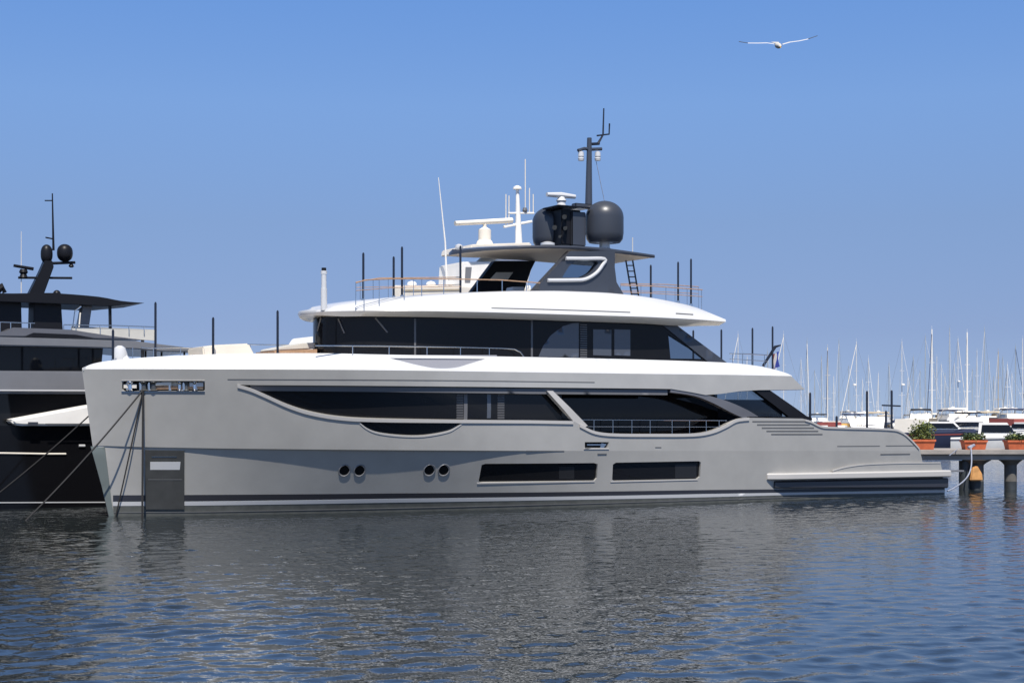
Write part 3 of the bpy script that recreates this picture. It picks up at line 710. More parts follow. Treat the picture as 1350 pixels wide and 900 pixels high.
# guard rails
def rail(name, tops, bots, mids, mat, t, r=.022, pm='steel', posts=None):
    mb=MB(); mb.tube([P(x,y,t) for x,y in tops],r,mat,6)
    for ln in mids: mb.tube([P(x,y,t) for x,y in ln],r*.7,mat if mat!='steel' else 'steel',6)
    for x in posts or ():
        mb.tube([P(x,interp(x,tops),t),P(x,interp(x,bots),t)],r*.8,pm,6)
    return mb.build(name,yacht)
rail('guard_rail',[(416,455.5),(500,456),(600,457.5),(660,459),(678,460),(686,464),(692,472)],[(416,474),(700,476)],[],'steel',3.45,.024,posts=[465,513,563,607,645])
rail('guard_rail',[(300,455),(330,454),(416,455)],[(300,474),(416,474)],[],'steel',-1.5,.02,posts=[330,372,416])
rail('guard_rail',[(469,373),(482,369),(520,367.5),(607,368),(660,369),(712,373)],[(469,402),(712,392)],[[(469,383),(520,379),(607,377.5)]],'teak',2.6,.022,posts=[469,480,500,533,556,585,629,662,694])
rail('guard_rail',[(469,372),(500,366.5),(607,365.5)],[(469,402),(712,392)],[[(469,379),(607,375)]],'teak',-1.9,.02,posts=[475,492,512,545])
rail('guard_rail',[(818,376),(860,377),(900,380),(926,382)],[(818,392),(926,408)],[[(818,385),(860,386.5),(900,389),(926,391)]],'teak',1.9,.022,posts=[818,845,878,906,925])
rail('guard_rail',[(818,374),(880,375),(921,378)],[(818,392),(926,408)],[[(818,383),(880,385),(921,387)]],'teak',-1.6,.02,posts=[860,890,921])
rail('guard_rail',[(765,553),(860,553.5),(958,554)],[(765,573),(960,575)],[[(775,562),(955,562.5)]],'steel',4.1,.018,posts=[783,808,833,857,886,909,931,948])
rail('guard_rail',[(962,466),(990,466.5),(1012,468)],[(960,484),(1014,488)],[[(962,473),(1012,476)]],'steel',1.8,.02,posts=[966,979,992,1008])
rail('guard_rail',[(186,458),(198,459),(230,458),(262,459),(268,461)],[(186,476),(268,474)],[],'steel',-1.2,.02,posts=[175,202,238])
# foredeck sunpad, seats
mb=MB(); pl=[P(x,y,.6) for x,y in ((267,457),(283,454.5),(328,452.5),(335,466),(335,478),(270,478))]; mb.prism(pl,(0,0,0),(0,1.8,0),'offw'); mb.build('covered_tender_chock',yacht,bevel=.05)
mb=MB(); pl=[P(x,y,.4) for x,y in ((362,462),(418,460),(418,480),(362,480))]; mb.prism(pl,(0,0,0),(0,2,0),'teak'); st=mb.build('foredeck_seat',yacht)
mb=MB(); pl=[P(x,y,-.2) for x,y in ((362,459),(400,452),(420,451),(420,459),(360,462))]; mb.prism(pl,(0,0,0),(0,1.5,0),'cream'); mb.build('cushion',st,bevel=.03)
# small ensign at the aft rail
mb=MB(); mb.tube([P(1006,482,.4),P(1022,457,.4),P(1029,455,.4)],[.06,.07,.03],'pole',8); fl=mb.build('ensign_staff',yacht)
mb=MB(); rows=[[P(1027-2*j,463+k*5+j,.4)+Vector((0,.08*math.sin(j*1.9+k),0)) for j in range(5)] for k in range(5)]; mb.grid([r[:3] for r in rows],'blue'); mb.grid([r[2:4] for r in rows],'cap'); mb.grid([r[3:] for r in rows],'red'); mb.build('ensign',fl)

# mooring lines (each a thing)
def Wp(px,py,t): s,z=at_t(px,py,t); return Vector((X0+s*CT+t*ST, Y0+s*ST-t*CT, z))
def sag(a,b,k=.3,n=14): return [a.lerp(b,i/n)-Vector((0,0,k*4*(i/n)*(1-i/n))) for i in range(n+1)]
def onwater(px,py,extra=.2):
    Y=F*CH/(py-HOR); return Vector(((px-675)/F*Y,Y,-extra))
s_,z_=hit(hullT,188,514); a=Vector((X0+s_*CT+(hullT(s_,z_)+.05)*ST,Y0+s_*ST-(hullT(s_,z_)+.05)*CT,z_))
for (px,py,lab,r,k) in ((26,686,'dark mooring rope running from the bow slot down left to the water',.03,.15),(151,680,'dark mooring rope dropping steeply from bow slot beside the stem',.025,.05),(187.5,681,'thick dark anchor chain hanging straight down from the bow slot',.04,0)):
    mb=MB(); b=onwater(px,py); mb.tube(sag(a,b,k),r,'rope',6); tag(mb.build('mooring_line'),lab,'rope')
mb=MB(); mb.tube(sag(Wp(170,497,-2.6),onwater(-40,672),.2),.03,'rope',6); tag(mb.build('mooring_line'),'rope crossing the white foredeck of the black boat to the far left','rope')

# ------------------------------------------------------------------ neighbouring grey and black yacht at the left
nb=thing('motor_yacht','dark grey yacht with gloss black hull cut by the left picture edge','yacht',(X0,Y0,0),TH)
def npris(name,poly,t,wd,mat,bev=.03,par=None,rnd=None):
    mb=MB(); mb.prism([P(x,y,t) for x,y in poly],(0,0,0),(0,wd,0),mat); return mb.build(name,par or nb,bevel=bev)
TN=-6.0
hullside=[(-330,548),(-200,561),(215,561),(215,672),(-250,690),(-300,640)]
npris('hull',hullside,TN,7.5,'nhull',.1)
mb=MB(); mb.prism([P(x,y,TN+.02) for x,y in ((-200,662.2),(215,660.7),(215,662),(-200,663.6))],(0,0,0),(0,.1,0),'wstripe'); mb.build('boot_stripe',nb)
mb=MB(); mb.tube([P(x,y,TN+.02) for x,y in ((-120,594),(0,597),(60,598),(87,598))],.035,'offw',6); mb.build('rubbing_strake',nb)
mb=MB(); mb.tube([P(x,y,TN+.02) for x,y in ((104,587.3),(112,587.3))],.05,'wstripe',6); mb.build('rubbing_strake',nb)
wedge=[(12,553),(20,551.5),(115,534),(215,517),(215,561),(30,561),(20,560)]
npris('white_foredeck',wedge,TN+.35,1.6,'white',.08)
mb=MB(); mb.prism([P(x,y,TN+.37) for x,y in ((37,556),(50,556),(50,559.5),(37,559.5))],(0,-.02,0),(0,.1,0),'dark'); mb.tube([P(60,558.5,TN+.4),P(200,558.5,TN+.4)],.02,'slat',6); mb.build('deck_hatch',nb)
npris('main_deck_glazing',[(-300,515),(215,515),(215,562),(-300,562)],TN-.5,6.5,'glass',0)
npris('bulwark',[(-330,484),(-200,487.5),(0,488.5),(200,489.5),(200,519.5),(0,518.5),(-330,516)],TN-.1,6.8,'ngrey',.06)
mb=MB(); mb.tube([P(-200,514,TN-.07),P(150,515,TN-.07)],.03,'wstripe',6); mb.build('bulwark_trim',nb)
npris('upper_glazing',[(-300,452),(136,456),(134,480),(136,492),(-300,492)],TN-1.2,5,'glass',0)
fas=[(-300,440),(-60,443.5),(0,444),(60,445.5),(110,447),(180,449.5),(215,454),(240,457),(262,461.5),(262,464),(215,463.5),(180,460),(80,457),(0,455.5),(-300,453)]
npris('upper_fascia',fas,TN-.6,6,'ngrey',.05)
npris('coaming',[(-300,430),(0,438),(8,436),(18,431.5),(95,434.5),(110,437),(150,443),(190,448),(100,446),(40,444),(-300,440)],TN-1.0,5,'ngrey2',.04)
npris('window_slot',[(33,443),(44,438.5),(100,441),(125,445.5),(60,444.5)],TN-.97,.2,'black',0)
npris('aft_bulwark',[(95,431),(150,433),(204,435.5),(206,449),(150,445),(95,439)],TN-1.3,.15,'cream',0)
npris('aft_bulwark',[(95,430),(204,434.5),(204,448),(95,438)],TN-5.5,.15,'cream',0)
htp=npris('hardtop',spline([(-60,383),(0,386.5),(50,386.3),(80,386.8),(130,391),(160,396.5),(191,399.3)],3)+spline([(160,402),(140,403.5),(110,402),(80,400.5),(0,397.5),(-60,396)],3),TN-1.8,3.2,'black',.02)
npris('pylon',[(45,386),(80,386),(83,435),(44,435)],TN-2.2,1.0,'black',.03)
npris('flybridge_screen',[(-60,394),(28,396),(29,437),(-60,440)],TN-2.2,2.4,'black',.02)
npris('hardtop_strut',[(110,400),(122,400),(117,434),(103,434)],TN-2.3,.5,'ngrey2',.02)
npris('hardtop_strut',[(144,402),(147,402),(147.5,434),(144.5,434)],TN-2.0,.15,'black',0)
npris('mast',[(38,388),(58,388),(71,352),(70,344),(60,342),(53,358),(46,372)],TN-3.3,.5,'black',.03)
mb=MB(); tm=TN-3.5
mb.tube([P(24,366,tm),P(95,366.5,tm)],.05,'black',8); mb.tube([P(70,347,tm),P(99,346,tm)],.06,'black',8); mb.tube([P(70.5,330,tm),P(69,255,tm)],[.05,.025],'black',8)
mb.tube([P(59,264.5,tm),P(69,264.5,tm)],.025,'black',6); mb.tube([P(60,313,tm),P(70,315,tm)],.03,'black',6)
mb.tube([P(18,350,tm),P(44,354.5,tm)],[.06,.07],'black',8); mb.lathe(P(31,366,tm),[(.18,0),(.12,.15),(.18,.22),(.14,.34)],'black',14)
mb.lathe(P(94,351,tm),[(.06,-.05),(.12,0),(.05,.12)],'black',10)
mb.build('crosstrees',nb)
for px,y0,y1,r in ((61.5,322,348,.24),(85.5,322,345,.32)):
    mb=MB(); c=P(px,(y0+y1)/2,tm); prof=[(r*math.cos(-math.pi/2+math.pi*i/14)*1.0+.002,(.40 if r<.3 else .37)*math.copysign(abs(math.sin(-math.pi/2+math.pi*i/14))**.8,i-7)) for i in range(15)]; mb.lathe(c,prof,'black',24); mb.build('radome',nb)
mb=MB(); c=P(75,388,tm+1); prof=[(.16*math.cos(-math.pi/2+math.pi*i/8)+.002,.18*math.sin(-math.pi/2+math.pi*i/8)) for i in range(9)]; mb.lathe(c,prof,'black',14); mb.build('camera_dome',nb)
mb=MB(); mb.tube([P(-8,386,tm),P(3,378,tm),P(6,386,tm)],[.2,.16,.1],'black',10); mb.build('searchlight',nb)
mb=MB(); mb.tube([P(28,386,tm),P(28,305,tm)],[.02,.01],'offw',6); mb.build('whip_antenna',nb)
def nrail(tops,bot,t,posts,r=.02,m='steel'):
    mb=MB(); mb.tube([P(x,y,t) for x,y in tops],r,m,6)
    for x in posts: mb.tube([P(x,interp(x,tops),t),P(x,bot,t)],r,m,6)
    mb.build('guard_rail',nb)
nrail([(-100,424),(0,424.5),(46,426)],438,TN-1.2,[-60,0,14,40]); nrail([(84,428),(150,429),(206,431)],440,TN-1.25,[84,100,132,170,190,205])
mb=MB(); mb.tube([P(96,434,TN-1.6),P(99,410,TN-1.6),P(107,404,TN-1.6)],.03,'steel',6); mb.tube([P(104,434,TN-1.6),P(106,412,TN-1.6)],.03,'offw',6); mb.build('boarding_ladder',nb)
mb=MB(); mb.lathe(P(158,470,-.5),[(.05,-.35),(.24,-.2),(.27,.1),(.2,.32),(.08,.4)],'cap',14); mb.lathe(P(165,472,-.4),[(.05,-.2),(.2,-.05),(.05,.15)],'cap',12)
mb.build('deck_vent',yacht)
for x,y0,y1 in ((188,448,474),(192,462,476),(213,462,474),(243,462,474)): 
    mb=MB(); mb.tube([P(x,y0,TN-1.5),P(x,y1,TN-1.5)],.07 if x==188 else .04,'ngrey' if x==188 else 'black',8); mb.build('deck_post',nb)

# ------------------------------------------------------------------ white yacht berthed beyond
wy=thing('motor_yacht','white motor yacht mostly hidden behind the grey yacht, radar bar showing','yacht',(X0,Y0,0),TH)
TW=-13.
mb=MB()
def hull_loft(mb,L,Bm,fb,mat,stern=1.0,n=14,x0=0,y0=0,deckm=None,rake=.9,stripe=None):
    rows=[]
    for i in range(n+1):
        u=i/n; k=1-(1-min(1,u*1.7))**2.1; b=Bm/2*max(k,.015)*(1-(.14*max(0,u-.6)/.4)); x=x0+L*u; sh=fb*(1.25-.35*u+.08*u*u)
        rk=rake*(1-u)**3
        rows.append([(x+rk*1.0,y0-b*.80*k,-.25),(x+rk*.6,y0-b*.93,sh*.35),(x,y0-b,sh*.97),(x,y0-b*.97,sh),(x,y0-b*.90,sh),(x,y0-b*.88,sh-.12*fb),(x,y0+b*.88,sh-.12*fb),(x,y0+b*.90,sh),(x,y0+b*.97,sh),(x,y0+b,sh*.97),(x+rk*.6,y0+b*.93,sh*.35),(x+rk*1.0,y0+b*.80*k,-.25)])
    mb.grid(rows,mat); mb.add(rows[-1],[tuple(range(12))],mat)
    if stripe:
        for sg in (0,-1):
            st=[]
            for r in rows:
                a=Vector(r[1 if sg==0 else 10]); b=Vector(r[2 if sg==0 else 9]); o=Vector((0,-.02 if sg==0 else .02,0))
                st.append([a.lerp(b,.62)+o,a.lerp(b,.78)+o])
            mb.grid(st,stripe)
    return rows
hull_loft(mb,30,7.2,2.9,'white',x0=5,y0=-(TW-3.6),n=20,rake=2); mb.build('hull',wy)
def wp(name,poly,t,wd,mat,bev=.04): mb=MB(); mb.prism([P(x,y,t) for x,y in poly],(0,0,0),(0,wd,0),mat); return mb.build(name,wy,bevel=bev)
wp('main_superstructure',[(420,470),(440,440),(800,440),(860,470),(860,505),(420,505)],TW-.9,5.4,'white'); wp('saloon_window',[(440,480),(452,455),(800,455),(820,480)],TW-.87,.1,'glass',0)
wp('upper_superstructure',[(470,420),(500,395),(760,392),(800,440),(460,440)],TW-1.3,4.6,'white')
wp('flybridge_coaming',[(520,378.5),(612,378),(740,382),(760,398),(518,398)],TW-1.4,.2,'offw'); wp('flybridge_coaming',[(519,376),(700,376),(700,398),(519,398)],TW-5.6,.2,'white')
wp('coaming_stripe',[(532,381.5),(608,380.5),(608,383),(532,384)],TW-1.37,.03,'tan',0)
wp('radar_arch',[(606,398),(609,345),(652,345),(668,330),(700,326),(705,340),(690,398)],TW-2.4,2.6,'white',.06); wp('arch_opening',[(614,352),(622,352),(620,372),(613,372)],TW-2.37,.05,'ngrey',0)
wp('arch_platform',[(622,322),(700,319.5),(702,326),(620,331)],TW-2.0,3.4,'offw',.06)
mb=MB(); tw=TW-3.5
mb.tube([P(600,294.5,tw),P(675,290.5,tw)],[.13,.15],'offw',10); mb.lathe(P(639,324,tw),[(.5,0),(.4,.25),(.34,.3),(.34,.85),(.1,1.0),(.1,1.2)],'offw',16); mb.build('radar_scanner',wy)
mb=MB(); mb.tube([P(684,322,tw),P(682,246,tw)],[.2,.08],'white',10); mb.lathe(P(682,250,tw),[(.05,0),(.24,.02),(.22,.14),(.05,.22)],'white',14)
mb.tube([P(664,299,tw),P(701,292,tw)],.07,'white',6); mb.tube([P(670,281,tw),P(704,281,tw)],.05,'white',6)
for x,y0,y1 in ((667,256,298),(671,258,298),(698,248,281),(703,256,281),(692.5,210,281)): mb.tube([P(x,y1,tw),P(x,y0,tw)],.03,'offw',6)
mb.lathe(P(692,280,tw),[(.1,0),(.14,.1),(.1,.25)],'slat',10); mb.build('mast',wy)
mb=MB(); mb.tube([P(589,376,tw),P(587,320,tw),P(578,234,tw)],[.055,.045,.02],'white',6); mb.build('whip_antenna',wy)
mb=MB()
for x in (543,568,596): mb.lathe(P(x,376,tw),[(.12,0),(.26,.04),(.22,.16),(.05,.22)],'white',12)
mb.build('deck_lamp',wy)

# ------------------------------------------------------------------ pier
YP=73.5
pier=thing('pier','long concrete pier on stout round pilings beside the grey stern','pier',(19.4,YP,0))
x1=60-19.4
mb=MB(); mb.box((x1/2,2.1,1.84),(x1,4.2,.22),'conc'); mb.build('deck_slab',pier,bevel=.02)
mb=MB(); mb.box((x1/2+.1,2.1,1.60),(x1-.3,3.8,.27),'conc'); mb.build('edge_beam',pier,bevel=.02)
def wx(px,Y=YP): return (px-675)/F*Y-19.4
for i,px in enumerate((1287,1333.5,1382,1430,1480,1530,1580,1640)):
    for j,yy in enumerate((.85,)):
        x=wx(px,YP+.7)
        mb=MB(); r=.40 if i%2==0 else .30
        mb.lathe((x,yy,-1.5),[(r,0),(r,1.9)],'concd',20); mb.lathe((x,yy,.4),[(r*.995,0),(r*.995,1.0)],'concm',20); pi=mb.build('piling',pier)
        mb=MB(); mb.lathe((x,yy,1.2),[(r,0),(r*1.35,.12),(r*1.9,.25),(r*1.9,.262)],'concm',20); mb.build('cap',pi)
        if i==0 and j==0:
            mb=MB(); mb.lathe((x-.55,yy-.1,-.8),[(.28,0),(.28,2.2)],'concd',16); mb.build('piling',pier)
fe=thing('fender_pad','weathered orange rubber pad hanging on the nearest pier piling','fender',(wx(1289,YP)+19.4,YP+.22,.45))
mb=MB(); mb.prism([(-.30,0,0),(.32,0,0),(.28,0,.35),(.05,0,.75),(-.22,0,.62)],(0,-.02,0),(0,.22,0),'orange'); o=mb.build('pad',fe,bevel=.05)
mb=MB(); mb.tube([(.0,.05,.6),(.02,.1,1.3)],.02,'rope',6); mb.build('lanyard',fe)
# stern line, blue-white
mb=MB(); a=Vector(world(1256,644,70.6)); b=Vector(world(1280,590,YP+.1)); mb.tube([a-Vector((.3,.2,.1))]+[a.lerp(b,i/12)+Vector((.35*math.sin(math.pi*i/12),0,-.25*math.sin(math.pi*i/12))) for i in range(13)]+[b+Vector((.15,.2,.05))],.032,'wrope',8)
mb.tube([b+Vector((-.1,.1,0)),b+Vector((.22,.25,.12)),b+Vector((.1,.4,.05))],.07,'wrope',8); tag(mb.build('stern_line'),'pale twisted stern line tied up on the pier edge','rope')
mb=MB(); a=Vector(world(1252,600,70.9)); mb.tube([a,Vector(world(1262,592,YP+.4))],.02,'wrope',6)
tag(mb.build('stern_line'),'short thin line from the swim platform rail to the pier end','rope')
# planters
def planter(px0,px1,ytop,yplant,lab,mt,seed,wild=1.0):
    rnd=random.Random(seed); Y=YP+1.0; xa=(px0-675)/F*Y; xb=(px1-675)/F*Y; c=(xa+xb)/2; wd=xb-xa
    base=1.955; zt_=CH+(HOR-ytop)/F*Y; H=zt_-base
    g=thing('planter',lab,'planter',(c,Y,base))
    mb=MB(); n=4; rows=[]
    def ring(hw,hd,z): return [(-hw,-hd,z),(hw,-hd,z),(hw,hd,z),(-hw,hd,z)]
    hw=wd/2; rows=[ring(hw*.84,.3,0),ring(hw*.94,.38,H*.8),ring(hw,.42,H*.81),ring(hw,.42,H),ring(hw*.9,.36,H),ring(hw*.88,.34,H*.85)]
    mb.grid(rows,'terra',close=True); mb.add(rows[0],[(3,2,1,0)],'terra'); mb.add(rows[-1],[(0,1,2,3)],'soil'); mb.build('pot',g,bevel=.0)
    mb=MB(); PH=CH+(HOR-yplant)/F*Y-zt_
    for k in range(int(620*wild)):
        a=rnd.uniform(0,6.28); rr_=math.sqrt(rnd.random()); z=rnd.random()**.8
        br=rnd.choice([0,1,2,3,4]); x=hw*(.5*math.cos(br*2.4+seed)*z+ (.95 if wild<1.2 else 1.1)*rr_*math.cos(a)*(1-.35*z)); y=.42*rr_*math.sin(a); zz=H*.85+PH*z*(1-.3*rr_**2)*rnd.uniform(.6,1.0+.3*((br*37+seed*13)%5)/5)
        s=rnd.uniform(.05,.11); d=Vector((rnd.gauss(0,1),rnd.gauss(0,1),rnd.gauss(.3,.8))).normalized(); e=d.cross(Vector((rnd.gauss(0,1),rnd.gauss(0,1),rnd.gauss(0,1)))).normalized()
        p=Vector((x,y,zz)); mb.add([p-d*s,p+e*s*.4,p+d*s,p-e*s*.4],[(0,1,2,3)],mt if rnd.random()<.7 else ('leaf2' if mt=='leaf' else 'leaf'))
    mb.build('foliage',g,smooth=False,recalc=False)
    mb=MB()
    for k in range(7):
        a=rnd.uniform(0,6.28); mb.tube([(.1*math.cos(a),.1*math.sin(a),H*.85),(hw*.5*math.cos(a),.25*math.sin(a),H*.9+PH*.6)],[.015,.006],'soil',5)
    mb.build('stem',g)
planter(1200,1231,579,553,'terracotta planter with tall pale green bushy shrub at pier end','leaf',1,1.6)
planter(1268,1299,580,568,'terracotta trough with low green plants in the middle of pier','leaf2',2)
planter(1325,1358,580,568,'terracotta trough with dark low plants at the right picture edge','leaf2',3)
planter(1392,1424,580,567,'terracotta trough farther along the pier past the picture edge','leaf2',4)

# ------------------------------------------------------------------ marina boats
def sailboat(px,ytop,Y,head,L,label,hullm='white',cover='navy',mastm='alu',stripe='navy',furl=1,lean=0,radar=False,mw=1.0):
    x=(px-675)/F*Y; H=CH+(HOR-ytop)/F*Y
    g=thing('sailboat',label,'sailboat',(x,Y,0),head,'sailboats moored in the marina beyond')
    mb=MB(); Bm=L*.31; fb=L*.095; hull_loft(mb,L,Bm,fb,hullm,x0=-L*.42,n=12,rake=L*.08,stripe=stripe); mb.build('hull',g)
    mb=MB(); cz=fb*1.0
    mb.grid([[(-L*.18,-Bm*.16,cz-.1),(-L*.18,-Bm*.14,cz+.12),(-L*.18,Bm*.14,cz+.12),(-L*.18,Bm*.16,cz-.1)],[(-L*.05,-Bm*.3,cz-.1),(-L*.05,-Bm*.26,cz+.42),(-L*.05,Bm*.26,cz+.42),(-L*.05,Bm*.3,cz-.1)],[(L*.2,-Bm*.32,cz-.1),(L*.2,-Bm*.27,cz+.5),(L*.2,Bm*.27,cz+.5),(L*.2,Bm*.32,cz-.1)],[(L*.22,-Bm*.32,cz-.1),(L*.22,-Bm*.27,cz-.05),(L*.22,Bm*.27,cz-.05),(L*.22,Bm*.32,cz-.1)]],hullm); ca=mb.build('cabin',g,angle=20)
    mb=MB(); mb.box((L*.08,0,cz+.26),(L*.2,Bm*.62,.14),'glass'); mb.build('cabin_window',ca)
    r=(.14 if mastm=='white' else .085)*max(1,Y/240); mb=MB(); mb.tube([(0,0,fb*.8),(0,0,H*.6),(lean,0,H)],[r,r*.9,r*.7],mastm,8); m=mb.build('mast',g)
    mb=MB()
    for k,q in enumerate((.45,.7)): mb.tube([(0,-.55*(1-k*.25),H*q),(0,.55*(1-k*.25),H*q)],.03,mastm,5)
    mb.tube([(0,0,H-.05),(0,0,H+.5)],.02,mastm,4); mb.build('spreader',m)
    if radar: mb=MB(); mb.lathe((-.4,0,H*.55),[(.05,0),(.3,.02),(.3,.2),(.1,.28)],'white',12); mb.build('radar_dome',m)
    mb=MB(); bl_=L*.34; mb.tube([(.1,0,fb+1.15),(.5,0,fb+1.25),(bl_*.6,0,fb+1.2),(bl_,0,fb+1.12)],[.10,.26,.2,.10],cover,8); mb.build('boom',g)
    mb=MB(); mb.tube([(-L*.41,0,fb*1.2),(0,0,H*.97)],.045 if furl else .018,'navy' if furl==2 else 'offw',5); mb.build('forestay',g)
    mb=MB(); mb.tube([(L*.55,0,fb*.95),(0,0,H)],.016,'dalu',4)
    for s in (-1,1): mb.tube([(0,s*Bm*.46,fb),(0,s*.5,H*.45),(0,0,H*.95)],.016,'dalu',4)
    mb.build('stays',g)
    if L>9:
        mb=MB(); mb.grid([[(L*.2,-Bm*.3,cz+.4),(L*.2,-Bm*.26,cz+.7),(L*.2,Bm*.26,cz+.7),(L*.2,Bm*.3,cz+.4)],[(L*.26,-Bm*.32,cz+.5),(L*.26,-Bm*.28,cz+1.1),(L*.26,Bm*.28,cz+1.1),(L*.26,Bm*.32,cz+.5)],[(L*.36,-Bm*.32,cz+.6),(L*.36,-Bm*.28,cz+1.15),(L*.36,Bm*.28,cz+1.15),(L*.36,Bm*.32,cz+.6)]],cover); mb.build('sprayhood',g)
    return g
def motorboat(px,Y,head,L,label,hullm='white',cover=None,fly=False,stripe=None,top='white'):
    rb=random.Random(label); kh=rb.uniform(.78,1.12); L*=rb.uniform(.82,1.05)
    x=(px-675)/F*Y; g=thing('motorboat',label,'motorboat',(x,Y,0),head,'motorboats moored in the marina beyond')
    mb=MB(); Bm=L*.32; fb=L*.12; hull_loft(mb,L,Bm,fb,hullm,x0=-L*.5,n=12,rake=L*.12,stripe=stripe); mb.build('hull',g)
    mb=MB(); z=fb*.95
    def tier(x0,x1,w_,z0,z1,m,fr=.8,ar=.1):
        mb.grid([[(x0,-w_*.45,z0),(x0,w_*.45,z0)],[(x0+fr,-w_*.42,z1),(x0+fr,w_*.42,z1)],[(x1-ar,-w_*.42,z1),(x1-ar,w_*.42,z1)],[(x1,-w_*.45,z0),(x1,w_*.45,z0)]],m)
        for s in (-1,1): mb.add([(x0,s*w_*.45,z0),(x0+fr,s*w_*.42,z1),(x1-ar,s*w_*.42,z1),(x1,s*w_*.45,z0)],[(0,1,2,3)],m)
    tier(-L*.34,L*.2,Bm*.85,z-.1,z+.55,hullm,.9); tier(-L*.16,L*.22,Bm*.8,z+.5,z+1.65*kh,top,.9); ca=mb.build('cabin',g,angle=20)
    mb=MB(); tier(-L*.15,L*.19,Bm*.83,z+.62,z+1.42*kh,'glass',.6,.1); mb.build('cabin_window',ca)
    if fly:
        mb=MB(); tier(-L*.06,L*.24,Bm*.72,z+1.65*kh,z+2.2*kh,top,.5); 
        for s in (-1,1): mb.tube([(L*.16,s*Bm*.34,z+1.6),(L*.1,s*Bm*.32,z+2.7*kh),(L*.1,0,z+2.8*kh)],.06,top,6)
        fb_=mb.build('flybridge',g)
        mb=MB(); bc=rb.choice(['navy','tan','slat','offw','black']); tier(-L*.02,L*.17,Bm*.7,z+2.75*kh,z+2.95*kh,bc,.2,.2); mb.build('sun_awning',fb_)
        mb=MB(); mb.lathe((L*.1,0,z+2.95*kh),[(.25,0),(.25,.1),(.05,.18)],'white',10); mb.tube([(L*.12,.3,z+2.9*kh),(L*.13,.3,z+(3.6+rb.random()*1.5))],.025,'offw',4); mb.build('antenna',fb_)
    if cover:
        mb=MB(); tier(L*.16,L*.44,Bm*.8,z+.1,z+1.75,cover,.1,.25); mb.build('canvas_cover',g)
    mb=MB(); 
    for s in (-1,1): mb.tube([(-L*.49,0,fb*1.3+.5),(-L*.35,s*Bm*.33,fb*1.2+.55),(-L*.1,s*Bm*.44,fb*1.1+.5)],.03,'steel',5)
    mb.build('bow_rail',g); return g
rm=random.Random(11)
